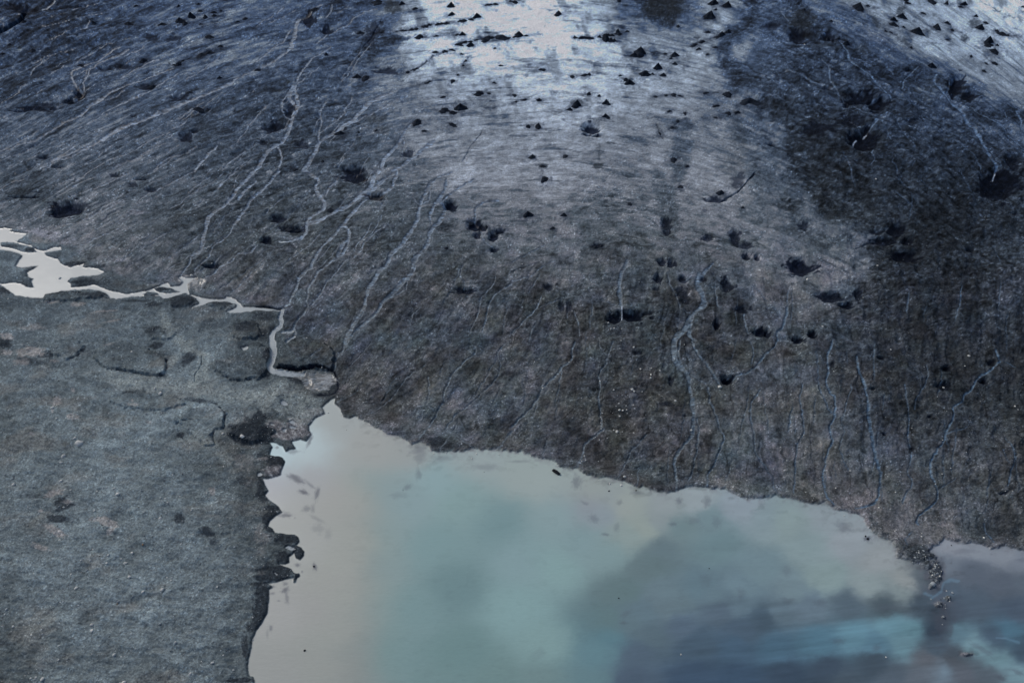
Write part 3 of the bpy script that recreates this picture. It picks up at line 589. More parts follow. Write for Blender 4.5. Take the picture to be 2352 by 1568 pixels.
for k_, (c_, r_, tx_) in ROWS:
    P_, t_ = wiggle(tp(c_, r_, tx_), 1.5, 500+k_, 3.2)
    for a_ in P_:
        if random.random() < .8:
            h_ = random.choice((1.4, 1.8, 2.4, 3.2, 4.4))*(1.35 if k_ in (2, 7, 10, 0) else 1); cones.append([a_[0]+random.uniform(-1.5, 1.5), a_[1]+random.uniform(-1.5, 1.5), h_*random.uniform(1, 1.5), h_*random.uniform(.35, .6)])
cones = cones[:]
random.seed(9)
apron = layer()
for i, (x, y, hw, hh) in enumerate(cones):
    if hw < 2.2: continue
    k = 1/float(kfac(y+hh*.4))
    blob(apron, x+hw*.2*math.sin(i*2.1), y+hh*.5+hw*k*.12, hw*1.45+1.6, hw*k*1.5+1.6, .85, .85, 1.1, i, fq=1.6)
# ---- broad tone of the ground (display grey level, near-left vignette painted in) every 98 units
TONE = np.array([[int(v) for v in r.split()] for r in """
56 45 52 70 85 85 85 72 62 88 140 155 165 155 125 70 68 112 74 60 95 112 118 135 145
64 58 62 68 80 90 86 78 72 98 134 152 162 158 142 108 100 112 74 56 64 98 115 118 118
70 68 68 75 80 78 70 68 72 88 118 126 132 134 128 118 114 94 62 58 60 58 70 98 108
76 80 80 80 75 74 68 68 74 84 100 112 118 122 114 106 106 94 56 50 48 54 60 62 80
80 80 80 80 80 74 68 70 72 82 98 114 116 112 102 98 104 102 80 46 44 50 52 46 48
84 82 86 82 76 72 70 72 74 78 84 96 100 98 82 92 100 100 82 56 48 48 46 48 54
104 88 86 80 80 78 72 70 70 72 74 78 86 84 78 80 84 84 96 92 56 42 46 48 58
80 80 88 84 84 82 78 74 70 70 72 70 68 68 66 66 64 72 80 80 58 52 48 52 60
90 92 92 88 90 94 78 74 70 72 70 68 66 66 66 62 60 62 70 66 58 54 52 50 50
98 96 98 98 100 98 92 72 70 72 74 74 70 70 62 62 68 74 78 72 62 54 48 48 48
100 98 98 98 98 96 80 72 74 76 72 72 70 70 66 64 70 76 80 78 72 62 58 56 56
100 98 98 98 98 88 78 72 72 72 72 72 72 70 66 64 68 74 82 84 80 74 68 64 60
98 98 98 98 98 94 80 80 80 80 80 80 80 74 70 70 70 74 82 84 86 86 78 72 68
96 96 96 98 98 96 76 80 80 80 80 80 80 80 80 80 80 80 80 82 86 90 82 76 72
92 94 96 98 98 98 88 80 80 80 80 80 80 80 80 80 80 80 80 80 80 88 82 80 76
88 92 94 96 98 96 88 80 80 80 80 80 80 80 80 80 80 80 80 80 80 88 90 88 88
84 88 90 92 94 92 86 80 80 80 80 80 80 80 80 80 80 80 80 80 80 92 95 95 95
""".strip().splitlines()], np.float32)
# ---- tone of the lake water (silt plumes)
LC = """640,1030 165,188,196;690,1020 168,184,190;780,960 152,160,162;850,1020 152,157,157;940,1035 150,154,153;620,1130 158,163,172;700,1110 152,157,162;760,1150 152,154,154;700,1250 152,157,160
650,1400 150,152,158;720,1400 146,148,151;800,1300 152,158,151;640,1550 140,146,150;745,1530 140,148,147;830,1150 150,156,152;825,1230 151,157,151;805,1380 150,157,150;780,1460 146,154,149;760,1340 148,152,150;770,1568 140,150,148
875,1140 130,150,154;860,1220 128,149,152;850,1300 126,146,149;835,1390 124,146,149;815,1480 120,142,146;800,1568 118,138,142
930,1150 133,153,156;1000,1100 137,160,163;1050,1150 130,154,154;1150,1200 116,141,144;1000,1250 122,147,149;1050,1350 108,133,136;950,1400 118,143,145;900,1500 116,141,143;1050,1500 108,134,135;1180,1400 130,157,158;1280,1300 132,158,158;1200,1290 130,153,156;1250,1480 128,154,154;1000,1568 112,136,137;1150,1568 110,134,134;1250,1568 112,134,135
1100,1058 150,160,160;1200,1080 150,160,158;1260,1105 152,162,160;1350,1130 150,156,152;1440,1165 152,157,153;1478,1210 147,154,149;1400,1270 128,149,151;1440,1230 140,152,150;1340,1240 128,150,153;1300,1180 134,156,158;1380,1180 138,148,154;1345,1160 138,142,150
1560,1205 114,130,134;1520,1262 104,119,125;1490,1300 102,118,122;1430,1360 100,119,122;1395,1430 98,119,122;1600,1145 152,156,160;1540,1160 148,152,154;1700,1165 146,151,160;1530,1190 140,146,148;1650,1250 112,130,136;1640,1200 118,134,140;1750,1300 116,132,140;1800,1200 140,150,151;1760,1190 134,144,150;1850,1250 135,146,149;1530,1400 104,119,127;1560,1382 105,120,128;1640,1370 104,120,130;1700,1390 98,113,125;1450,1425 98,116,124;1500,1445 92,108,118;1800,1395 98,112,124;1900,1190 146,150,156;1950,1240 149,150,156;2030,1285 149,148,151;2085,1335 150,148,148;1900,1330 138,150,151;2000,1340 141,147,149;2060,1365 134,140,142;1820,1360 120,134,142;1700,1350 112,128,138;1600,1350 102,120,130;1530,1350 108,124,132;1480,1410 100,118,128
1400,1460 92,124,134;1370,1500 100,130,138;1450,1500 84,99,114;1450,1560 78,92,108;1350,1568 100,126,132;1560,1430 88,102,118;1600,1480 74,90,106;1650,1400 86,98,112;1750,1420 72,86,100;1700,1445 76,90,106;1850,1390 104,117,130;1950,1388 86,98,110;2040,1388 76,86,95;2110,1385 70,80,92;2050,1440 106,138,152;2090,1450 104,136,148;1960,1462 98,130,146;1880,1480 84,114,132;1780,1485 78,104,124;1690,1490 74,94,114;2010,1480 92,122,140;2080,1482 108,136,148
1700,1560 60,76,96;1800,1550 60,73,90;1600,1550 64,80,100;1900,1535 62,73,88;2000,1520 66,76,88;2050,1550 82,90,102;2110,1555 94,98,108;1950,1565 72,82,94
2190,1255 146,144,154;2240,1262 138,138,148;2310,1275 134,134,144;2352,1290 122,124,136;2180,1290 112,116,128;2230,1310 92,97,110;2300,1340 90,95,108;2350,1340 92,98,110;2250,1390 80,90,104;2340,1400 76,86,102;2320,1445 76,104,122;2210,1455 96,120,134;2240,1482 116,140,150;2290,1515 116,142,152;2345,1555 116,138,148;2350,1490 70,84,100;2280,1460 72,86,102;2270,1540 86,92,102;2200,1495 74,80,90;2160,1480 78,90,104
2150,1450 54,64,78;2155,1410 60,69,81;2130,1350 74,82,94;2165,1370 84,96,112;2120,1330 92,98,106;2190,1400 76,84,98;2150,1535 100,104,114;2160,1540 118,134,150;2210,1550 92,94,104;2130,1510 98,98,106;2190,1520 84,86,94"""
LP = []; LV = []
for row in LC.splitlines():
    for it in row.split(';'):
        a, b = it.split(); LP.append([float(v) for v in a.split(',')]); LV.append([float(v) for v in b.split(',')])
LP = np.array(LP, np.float32); LV = np.array(LV, np.float32)
def lin(c):
    c = np.clip(c, 0, 255)/255.0
    return np.where(c <= 0.04045, c/12.92, ((c+0.055)/1.055)**2.4)
lakedark = layer(); lakeblue = layer()
PS = 1.05
patches(lakedark, """
1 2 430 1375 44 20 1 .3;1 2 370 1255 80 26 .9 .5;1 2 560 1390 22 60 .8 .3;1 2 500 1310 60 14 .5 .7;1 2 1490 1210 26 50 .4;1 2 1390 1340 40 20 .4 -.5;1 2 1300 1410 80 24 .22;1 2 1500 990 70 60 .5;1 2 1500 1060 50 60 .35;1 2 1720 1070 120 30 .3;1 2 2100 1150 120 30 .3;1 2 460 1530 40 30 .5;1 2 520 1530 20 40 .4;1 2 280 960 14 10 .6;1 2 340 1000 60 20 .5;1 2 190 960 20 12 .7;1 2 490 900 16 60 .8 .4
1 3 535 500 20 30 .9 -.3;1 3 380 480 24 16 .8;1 3 425 545 12 12 .6;1 3 265 710 30 26 .9;1 3 280 780 18 60 .5;1 3 150 740 20 10 .6;1 3 210 810 20 8 .5;1 3 270 655 24 18 .6;1 3 130 1060 18 26 .6;1 3 100 1110 12 40 .3;1 3 560 60 80 16 .3 .5;1 3 570 150 60 40 .25;1 3 270 20 60 24 .8;1 3 130 680 34 14 .9;1 3 660 200 30 50 .2
2 2 590 1290 40 60 .5;2 2 1540 1460 30 30 .55;2 2 1790 1470 34 50 .45;2 2 670 1480 40 14 .35 .3;2 2 985 1480 26 24 .35;2 2 1150 1390 60 20 .35;2 2 890 1303 14 5 .8;2 2 60 1100 80 12 .35
2 3 750 60 50 30 .35 .5;2 3 860 205 40 12 .5;2 3 960 140 26 40 .3;2 3 1475 110 30 18 .4;2 3 1680 80 60 40 .25;2 3 1880 90 40 50 .25;2 3 1780 620 50 60 .2;2 3 1020 1010 36 16 .4;2 3 1050 930 60 20 .25 -.6;2 3 2100 750 30 60 .2;2 3 250 1290 60 60 .15
3 3 690 130 70 50 .35 .5;3 3 170 540 36 40 .2;3 3 915 243 34 24 1;3 3 190 810 60 30 .25;3 3 490 830 60 30 .25;3 3 1100 870 160 30 .3;3 3 640 1180 60 26 .35;3 3 1000 1240 40 30 .4;3 3 1400 390 90 50 .9;3 3 1530 560 90 120 1;3 3 1610 1000 100 150 .8;3 3 1610 850 80 90 .75;3 3 1560 720 70 60 .7;3 3 1950 1250 120 22 .35 .5;3 3 1600 1240 140 14 .4;3 3 1500 700 40 30 .6;3 3 1820 1310 70 26 .5 .4;3 3 2300 1470 60 20 .5 .4;3 3 2140 1520 50 24 .6 .5;3 3 1800 360 120 26 .3;3 3 2320 440 60 16 .3
""", soft=.75, rag=.6, s0=2200)
for i, (p, a) in enumerate(parse("""
3 3 22: 1745,632 1700,622 1640,630 1610,660 1590,720 1560,760 1500,790
3 3 8: 2100,1150 2180,1155 2310,1195
3 3 16: 1440,745 1500,765
""")): stroke(lakeblue, p, a[0]/4, a[0]/4, val=.8, soft=4, amp=1.5, seed=700+i)

def sample(L, X, Y):
    xi = np.clip(X-X0, 0, NX-1.01); yi = np.clip(Y-Y0, 0, NY-1.01)
    x0 = xi.astype(np.int32); y0 = yi.astype(np.int32); fx = (xi-x0).astype(np.float32); fy = (yi-y0).astype(np.float32)
    return (L[y0, x0]*(1-fx)+L[y0, x0+1]*fx)*(1-fy)+(L[y0+1, x0]*(1-fx)+L[y0+1, x0+1]*fx)*fy
def tone(X, Y):
    xi = np.clip(X/98.0, 0, 23.999); yi = np.clip(Y/98.0, 0, 15.999)
    x0 = xi.astype(int); y0 = yi.astype(int); fx = xi-x0; fy = yi-y0
    fx = fx*fx*(3-2*fx)*.5+fx*.5; fy = fy*fy*(3-2*fy)*.5+fy*.5
    return (TONE[y0, x0]*(1-fx)+TONE[y0, x0+1]*fx)*(1-fy)+(TONE[y0+1, x0]*(1-fx)+TONE[y0+1, x0+1]*fx)*fy

# ------------------------------------------------------------------ the ground sheet
STEP = 1.5
rowY = np.arange(1680, -190, -STEP)
dep = PITCH + np.arctan((rowY-784)/FPX)
yr = CAM_H/np.tan(dep)
scl = yr*CP + CAM_H*SP
near = np.linspace(yr[0]-120, yr[0], 30)[:-1]
far = yr[-1] + np.cumsum(np.geomspace(2.5, 900, 55))
colX = np.arange(-230, 2585, STEP)
cu = (colX-1176)/FPX
ext = np.cumsum(np.geomspace(0.004, 1.6, 34))
cu = np.r_[cu[0]-ext[::-1], cu, cu[-1]+ext]
yrow = np.r_[near, yr, far]
sclr = np.r_[np.full(len(near), scl[0]), scl, far*CP+CAM_H*SP]
GX = (cu[None, :]*sclr[:, None]).astype(np.float64); GY = np.repeat(yrow[:, None], len(cu), 1)
NR, NC = GX.shape
ZB = zbase(GX, GY)
PX, PY, _ = project(GX, GY, ZB)
far_out = (GY*CP - (ZB-CAM_H)*SP) < 5
PX = np.clip(np.where(far_out, 1176, PX), -290, 2640).astype(np.float32)
PY = np.clip(np.where(far_out, 1700, PY), -210, 1740).astype(np.float32)
gx32 = GX.astype(np.float32); gy32 = GY.astype(np.float32)
# warp for natural edges
wx = fbm(PX/14, PY/10, 4, 31)*3.2; wy = fbm(PX/14+40, PY/10, 4, 37)*2.4
ls = sample(lake_s, PX, PY)
shore_soft = ss(760, 830, PX)                  # ice shore is ragged and fuzzy, the left shore crisp
ls = ls + fbm(PX/9, PY/7, 4, 41)*(1.6+2.6*shore_soft) + shore_soft*fbm(PX/28, PY/22, 3, 43)*3
ps = sample(pond_s, PX+wx*.5, PY+wy*.5) + fbm(PX/7, PY/4, 4, 45)*1.6
rv = sample(riv, PX+wx*.3, PY+wy*.3)
n_e0 = fbm(PX/9, PY/5, 4, 107)
fanm = np.maximum(ss(-6, 3, sample(fan, PX+wx*2, PY+wy*2)+5*n_e0), ss(-4, 6, sample(fan2, PX+wx, PY+wy))*.9)
st = sample(stream, PX, PY); se = sample(sedge, PX, PY)
fl = sample(falls, PX, PY)
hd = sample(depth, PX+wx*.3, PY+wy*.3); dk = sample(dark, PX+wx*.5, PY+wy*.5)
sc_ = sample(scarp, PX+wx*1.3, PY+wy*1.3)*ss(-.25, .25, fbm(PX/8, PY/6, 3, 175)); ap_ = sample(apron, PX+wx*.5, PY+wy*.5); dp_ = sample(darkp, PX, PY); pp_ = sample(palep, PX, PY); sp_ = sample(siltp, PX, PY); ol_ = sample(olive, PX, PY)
ldk = sample(lakedark, PX+wx, PY+wy); lbl = sample(lakeblue, PX+wx, PY+wy)

for sx_, sy_, sa_, sb_ in ((2150, 1316, 15, 26), (2128, 1296, 18, 10), (2140, 1345, 8, 7), (2176, 1373, 7, 6), (2155, 1389, 8, 6), (2166, 1416, 3, 3), (2220, 1502, 13, 4)):
    ls = np.minimum(ls, (np.hypot((PX-sx_)/sa_, (PY-sy_)/sb_)-1+.5*fbm(PX/7, PY/5, 4, 197))*7)
water_lake = ls > 0
water_pond = (ps > 0) | (rv > 0.5)
# which side is glacier
gl_line = np.interp(PX, [-300, 0, 70, 150, 240, 330, 400, 470, 560, 640, 660, 690, 768, 770, 3000], [512, 518, 535, 565, 620, 650, 655, 676, 696, 710, 790, 838, 852, 925, 4000])
glac = ss(-3, 3, gl_line - PY)

TERR = [("0,2", "845,140 880,180 950,240 1060,262 1200,280 1320,300 1450,325 1520,300 1532,240 1525,170 1440,90 1200,10 950,10", .5, .10),
 ("0,2", "1985,100 1975,180 1990,270 2040,305 2150,345 2250,355 2351,335 2480,260 2500,80 2300,-40 2100,20", .5, .14),
 ("0,2", "1980,570 2060,640 2075,700 2068,800 1965,812 1945,880 1980,945 1900,960 1750,860 1640,740 1700,620 1850,540", .4, .06),
 ("0,2", "2110,850 2160,800 2351,740 2470,760 2520,830 2450,900 2351,925 2200,900", .7, .35),
 ("0,2", "600,160 700,140 775,60 700,-20 500,0 450,120", .35, .10),
 ("0,2", "1000,540 1150,470 1250,455 1500,500 1620,480 1700,560 1500,640 1200,620", .35, .05),
 ("0,1", "1900,1220 1960,1195 2060,1200 2140,1225 2150,1260 2030,1275 1930,1250", .3, .30),
 ("0,1", "2130,1480 2160,1400 2250,1380 2351,1400 2420,1500 2300,1560 2150,1550", .5, .25),
 ("0,1", "1560,1200 1640,1160 1720,1150 1790,1200 1700,1250 1600,1250", .4, .25),
 ("0,1", "1340,1470 1440,1440 1600,1460 1620,1520 1500,1560 1350,1530", .4, .18),
 ("0,1", "400,1150 560,1115 800,1100 960,1130 940,1180 600,1200 400,1190", .5, .25),
 ("1,2", "205,235 330,262 440,272 500,245 640,255 700,280 720,100 600,0 330,0 230,80", .9, .12)]
terr = np.zeros_like(PX); terd = np.zeros_like(PX)
for tt_, body, hz, dk_ in TERR:
    c_, r_ = [int(q) for q in tt_.split(',')]
    sd_ = sample(sdf(tp(c_, r_, body), lim=20), PX+wx*1.5, PY+wy*1.5) + fbm(PX/11, PY/7, 5, 171, .6)*7
    terr += hz*ss(-1.2, 2.2, sd_); terd = np.maximum(terd, dk_*ss(-2, 3, sd_))
# --- relief (metres)
xr_ = PX+(PY-700)*.80*np.clip((1500-PX)/600, -.10, 1)+fbm(PX/50, PY/50, 3, 91)*14; lowm = ss(430, 640, PY)
phi = PY - np.where(PX < 1250, 0.00022, 0.00036)*(PX-1250)**2
mpp = 120/np.clip(np.sin(PITCH+np.arctan((PY-784)/FPX)), .2, 1)/FPX*1.0
Z = ZB.copy()
rel = fbm(gx32/9, gy32/9, 4, 51)*0.45 + fbm(gx32/2.2, gy32/2.2, 4, 53)*0.12
relg = fbm(gx32/26, gy32/26, 4, 55)*1.4 + (fbma(PX/60, phi/16, 3, 57)*0.55 + fbma(PX/22, phi/5, 3, 58)*0.22)*(1-.75*lowm) + lowm*(fbma(xr_/24, PY/90, 3, 203)*.32 + fbma(xr_/6, PY/40, 3, 205)*.05 + fbm(PX/18, PY/12, 4, 206)*.22) + fbm(gx32/1.6, gy32/1.6, 4, 59)*0.22*ss(40, 90, GY)
pwz = fbma((PX+.7*PY)/70, (PY-.35*PX)/26, 4, 163)+.5*fbm(PX/22, PY/15, 4, 165)
rough_ice = ss(95, 50, tone(PX, PY))
relg = relg*(0.45+0.75*rough_ice) + fbm(gx32/4, gy32/4, 4, 60)*0.35*rough_ice
relief = (rel*0.8+.5*pwz)*(1-glac) + relg*glac
shore_d = np.maximum(0, -ls)
damp = ss(0, 26, shore_d)*0.85+0.15
pdamp = ss(0, 12, -ps)*0.9+0.1
Z = Z + relief*np.minimum(damp, pdamp) + terr*pdamp*damp
Z = Z + hd*np.where(water_lake, 0, 1)*ss(0, 3, shore_d)
Z = Z - 0.16*st*glac - 0.06*se*glac + 0.10*np.minimum(1, dp_)*fbm(gx32/.9, gy32/.9, 3, 61)
# banks: land stands a little above the lake, steeper on the left shore
bank = 0.35*(1-np.exp(-shore_d/2.5)) + 0.25*(1-np.exp(-shore_d/14))
Z = np.where(shore_d < 40, np.maximum(Z, 0.0)*ss(0, 30, shore_d) + bank*(1-ss(0, 30, shore_d)) + 0.05*fbm(gx32/.8, gy32/.8, 3, 65), Z)
# step of the ice edge above the river
pondz = ZB*0+0.9
pl = ss(0, 16, -ps)
pondz = 0.62+0.0*ZB
inpond = np.maximum(ss(-3, 1, ps), ss(.2, .7, rv))
low = ss(60, 0, np.abs(PX-300)*0)  # plain level kept
zw = np.minimum(ZB, .8) - 0.3
Z = np.where(inpond > 0, Z*(1-inpond)+zw*inpond, Z)
Z = np.where(water_lake, 0.0, Z)
Z = np.where(~water_lake, np.maximum(Z, 0.03), Z)

def clus_(X, Y): return fbm(X/30, Y/22, 3, 157)
# --- colour of the ground
tw = fbm(PX/60, PY/34, 4, 71)
Tn = tone(PX+tw*34+wx*2.5, PY+fbm(PX/60+9, PY/34, 4, 73)*26+wy*2.5)
def edge_tone(poly, lo_in, hi_in, lo_out, hi_out, win, soft, nz, seed, y1=690, y0=600):
    """sharpen the border between thin and thick debris along a traced outline"""
    global Tn
    sd_ = sample(sdf(poly, lim=win), PX, PY)
    w_ = ss(win, win*.35, np.abs(sd_))*ss(y1, y0, PY) if lo_out is not None else 1.0
    sd_ = sd_ + fbm(PX/26, PY/16, 5, seed, .6)*nz
    r_ = ss(-soft, soft, sd_)
    a_ = np.clip(Tn, lo_in, hi_in); b_ = Tn if lo_out is None else np.clip(Tn, lo_out, hi_out)
    t_ = b_*(1-r_)+a_*r_
    Tn = Tn*(1-w_)+t_*w_ if lo_out is not None else t_
edge_tone([(1720,-60),(1712,20),(1701,42),(1673,65),(1640,100),(1651,150),(1676,175),(1680,200),(1745,214),(1728,250),(1738,275),(1764,258),(1801,288),(1796,325),(1814,375),(1826,405),(1872,442),(1871,480),(1889,505),(1940,515),(2001,532),(1996,552),(1960,575),(1989,600),(1984,632),(1971,655),(1905,667),(1950,720),(2060,760),(2200,780),(2500,760),(2500,252),(2352,250),(2264,250),(2245,225),(2189,178),(2114,157),(2026,140),(1964,98),(1904,75),(1884,38),(1850,10),(1846,-60)], 18, 50, 84, 200, 50, 22, 26, 181)
edge_tone([(922,-60),(925,20),(905,60),(905,105),(880,122),(938,130),(938,160),(930,200),(945,225),(1013,250),(1013,300),(1020,360),(1080,410),(1180,440),(1300,465),(1500,480),(1506,400),(1640,380),(1790,330),(1730,260),(1660,200),(1630,120),(1680,60),(1700,-60)], 100, 220, 10, 88, 44, 16, 22, 183, 330, 180)
edge_tone([(1463,-60),(1471,20),(1490,45),(1512,66),(1540,60),(1560,38),(1556,20),(1570,-5),(1575,-60)], 20, 58, None, None, 30, 7, 14, 185)
edge_tone([(1504,385),(1520,400),(1545,410),(1560,480),(1555,560),(1535,560),(1515,500),(1506,470)], 20, 74, None, None, 30, 13, 20, 187)
edge_tone([(1545,270),(1580,275),(1590,330),(1585,390),(1560,420),(1540,380),(1548,320)], 20, 84, None, None, 30, 8, 14, 188)
edge_tone([(935,90),(860,60),(820,110),(790,150),(830,160),(880,120)], 20, 58, None, None, 30, 6, 12, 189)
edge_tone([(1914,560),(1975,545),(1995,600),(1985,632),(1960,660),(1890,660),(1800,640),(1790,610),(1850,600)], 92, 150, None, None, 30, 20, 18, 190)
Tn = np.where(glac > .5, 80*(np.maximum(Tn, 1)/80)**1.17, Tn)
streak = fbma(PX/64, phi/7.5, 4, 81)
streak2 = fbma(PX/20, phi/2.8, 3, 83)
grain = fbm(gx32/0.9, gy32/0.9, 4, 85, .7)
clump = fbm(gx32/3.4, gy32/3.4, 4, 87)
broad = fbm(gx32/14, gy32/14, 3, 89)
upper = ss(520, 150, PY)
leftness = ss(1000, 500, PX)
a1 = (0.22+0.16*upper+0.16*leftness*upper)
bright = ss(84, 118, Tn)
g = 1 + glac*(streak*a1*(1-.6*bright)*(1-.8*lowm) + streak2*0.15*(1-.5*bright)*(1-.8*lowm) + lowm*(fbma(xr_/20, PY/80, 3, 207)*.15+fbma(xr_/4.5, PY/22, 3, 209)*.08+fbm(PX/26, PY/15, 4, 210)*.16) + clump*(0.22-.12*bright)) + grain*(0.13-0.07*bright) + broad*0.13 + clump*.12*(1-glac)
# vertical washed rills towards the lake
rill = fbma(xr_/7.0, PY/60, 3, 93)
g = g + glac*rill*0.10*ss(540, 760, PY)
gr1 = 1-np.abs(fbma(xr_/22, PY/130, 2, 94, .4))/.085; gr2 = 1-np.abs(fbma(PX/120, (phi+wy*1.2)/11, 2, 98, .4))/.10
gv1 = ss(-.1, .4, fbm(PX/60, PY/60, 2, 99)); gv2 = ss(-.15, .35, fbm(PX/70, PY/40, 2, 102))
g = g*(1-glac*(.40*np.clip(gr1, 0, 1)*gv1*ss(520, 740, PY) + .42*np.clip(gr2, 0, 1)*gv2*ss(760, 560, PY)*(1-.55*bright)))
# dark crumbly speckle where debris is thin over the ice
spk = ss(.08, .5, fbm(gx32/1.5, gy32/1.1, 4, 95)+.15*fbma(PX/30, phi/8, 2, 96))*glac
g = g*(1-0.22*spk*(1-.5*bright))
# crumbly debris: dark lumps with the paler ice showing between
crA = fbm(PX/8+wx*.3, PY/4.6, 4, 141, .62); crM = ss(85, 55, Tn)*glac
crM = crM*(1-.5*ss(620, 800, PY)); g = g*(1 + crM*(.5*ss(.12, .5, crA) - .40*ss(-.1, -.45, crA)))
smx = fbma(PX/30-.3*phi/30, PY/40, 3, 143)
g = g*(1 + bright*glac*(.12*smx - .30*ss(.15, .6, -smx)*ss(400, 100, PY) - .30*ss(.2, .5, fbma(PX/60, phi/6, 4, 145, .6)+.25*fbma(PX/140, phi/16, 2, 146))))
ridge = 1-np.abs(fbma(PX/70, phi/10, 3, 97))*3.2
g = g*(1+0.16*glac*np.clip(ridge, 0, 1)*ss(700, 350, PY))
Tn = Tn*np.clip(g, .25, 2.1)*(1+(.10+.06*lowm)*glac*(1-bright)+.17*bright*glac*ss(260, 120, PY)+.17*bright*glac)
bluish = ss(620, 0, PY)*.8 + .12*ss(1000, 500, PY) + 0.28*ss(1500, 2300, PX)*ss(1250, 500, PY)*ss(0, 400, PY)  # navy debris, plus bluish air light toward the top painted into the colour
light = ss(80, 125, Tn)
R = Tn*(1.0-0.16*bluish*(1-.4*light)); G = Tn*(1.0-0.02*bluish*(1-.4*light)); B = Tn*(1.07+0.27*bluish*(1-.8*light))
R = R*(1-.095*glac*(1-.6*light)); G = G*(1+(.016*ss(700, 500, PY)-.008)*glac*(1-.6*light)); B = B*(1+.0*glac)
# gravel plain is blue-green grey
pln = 1-glac
R = R*(1-.125*pln); G = G*(1+.008*pln); B = B*(1+.012*pln)
R = R*(1+.085*pln); G = G*(1+.068*pln); B = B*(1+.065*pln)
# brown / olive / violet mottles on the debris
mot = fbm(gx32/6.5, gy32/6.5, 4, 101); mot2 = fbm(gx32/4.5+9, gy32/4.5, 3, 103)
wm = glac*ss(420, 760, PY)*(1-ss(1700, 2400, PX)*.4)
R = R*(1+.07*wm*mot+.005*wm); B = B*(1-.07*wm*mot); G = G*(1+.04*wm*mot2)
pw = fbma((PX+.7*PY)/70, (PY-.35*PX)/26, 4, 163); pw2 = fbm(PX/22, PY/15, 4, 165)
k_ = 1+.055*pln+pln*(.09*pw+.10*pw2 - .20*ss(.18, .5, pw2)*ss(1400, 900, PY)); R = R*k_; G = G*k_; B = B*k_
k_ = 1-.8*terd*np.clip(.6+1.4*fbm(PX/6, PY/4.5, 3, 173), 0, 1.3); R = R*k_; G = G*k_; B = B*k_
pm = pln*ss(0.05, .55, fbm(gx32/7, gy32/4, 4, 105)); R = R*(1+.05*pm); B = B*(1-.03*pm)
def mixc(m, c, keep=0.0):
    global R, G, B
    k = np.clip(Tn/90, .55, 1.5)*keep + (1-keep)
    R = R*(1-m)+c[0]*m*k; G = G*(1-m)+c[1]*m*k; B = B*(1-m)+c[2]*m*k
n_e = fbm(PX/5, PY/4, 4, 107)
dp2 = ss(.06, .62, dp_)*np.clip(dp_*1.4+.25, 0, 1); m = np.clip(dp2*ss(-.5, .2, n_e+dp2*.5), 0, 1)
mixc(m*(.72+.2*ss(-.2, .3, fbm(PX/3.2, PY/2.4, 2, 161))), (40, 47, 55), .6)
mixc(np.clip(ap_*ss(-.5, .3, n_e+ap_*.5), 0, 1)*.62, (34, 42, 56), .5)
pp2 = ss(.08, .6, pp_)*np.clip(pp_*1.2+.15, 0, 1); m = pp2*ss(-.35, .2, n_e+pp2*.4)
lp = np.maximum(1-glac, (PX < 330)*(PY < 730))
mixc(m*lp*.8, (128, 129, 132), .6); mixc(m*glac*.6, (118, 126, 146), .6)
mixc(np.clip(ol_*ss(-.4, .3, n_e), 0, 1)*.45, (92, 99, 90), .8)
sp2 = ss(.05, .45, sp_); dl_ = fbma((PX+PY)/16, (PY-PX)/6, 3, 193); mixc(np.clip(sp2*ss(-.55, .1, n_e+sp2*.5), 0, 1)*(.9-.5*glac), (106, 107, 113), .2); mixc(sp2*ss(.1, .35, dl_)*pln*.6, (150, 157, 163), 0); mixc(sp2*ss(-.1, -.4, dl_)*.5, (62, 66, 72), 0)
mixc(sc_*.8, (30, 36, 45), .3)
# old wash channels across the plain
for pts_, w_, c_ in ((tp(0,2,"1000,300 1150,380 1500,400 1900,420 2351,520 2700,640 2900,760"), 30, .55), (tp(0,2,"1880,140 1850,300 1750,400"), 22, .5), (tp(0,1,"1480,1300 1560,1480 1650,1568 1850,1700"), 16, .5), (tp(0,2,"1560,200 1650,130 1700,60 1740,0"), 14, .5), (tp(1,2,"40,500 250,420 400,520 560,620"), 34, .5), (tp(0,2,"1750,860 1850,900 1990,1000 2100,1100"), 20, .4)):
    tmpL = layer(); stroke(tmpL, pts_, w_, w_, val=c_, soft=w_*.5, amp=4, seed=int(w_))
    m = sample(tmpL, PX+wx*2, PY+wy*2)*pln
    mixc(np.clip(m*1.35, 0, .95)*ss(-.5, .1, n_e+.3*m), (120, 131, 135), .15)
# left shore: wet dark rim
rim = np.exp(-((shore_d-1.6)/1.4)**2)*(1-water_lake)*(1-.75*shore_soft)
mixc(rim*.7*ss(-.5, .2, n_e), (44, 52, 60), .3)
rim2 = np.exp(-((np.maximum(0, -ps)-1.2)/1.2)**2)*(~water_pond)
mixc(rim2*.45, (50, 56, 66), .3)
# wet margin of the ice shore, silt stained
mar = np.exp(-shore_d/3.5)*shore_soft*(1-water_lake)*ss(-.3, .5, fbm(PX/10, PY/9, 4, 109))
mixc(mar*.5, (104, 108, 118), .5)
# streams
mixc(np.clip(se, 0, 1)*(0.22+.3*ss(-.2, .4, n_e))*glac, (38, 45, 58), .5)
sv = 0.97+0.55*fbma(PX/9, PY/1.6, 2, 111)+.12*grain
sc_t = ss(900, 300, PY); rt = ss(1500, 2000, PX)
sR = (82+12*sc_t-12*rt)*sv; sG = (96+15*sc_t-5*rt)*sv; sB = (108+24*sc_t+4*rt)*sv
stm = np.clip(st*(1.08+.35*n_e), 0, 1)*np.maximum(glac, .3)
R = R*(1-stm)+sR*stm; G = G*(1-stm)+sG*stm; B = B*(1-stm)+sB*stm
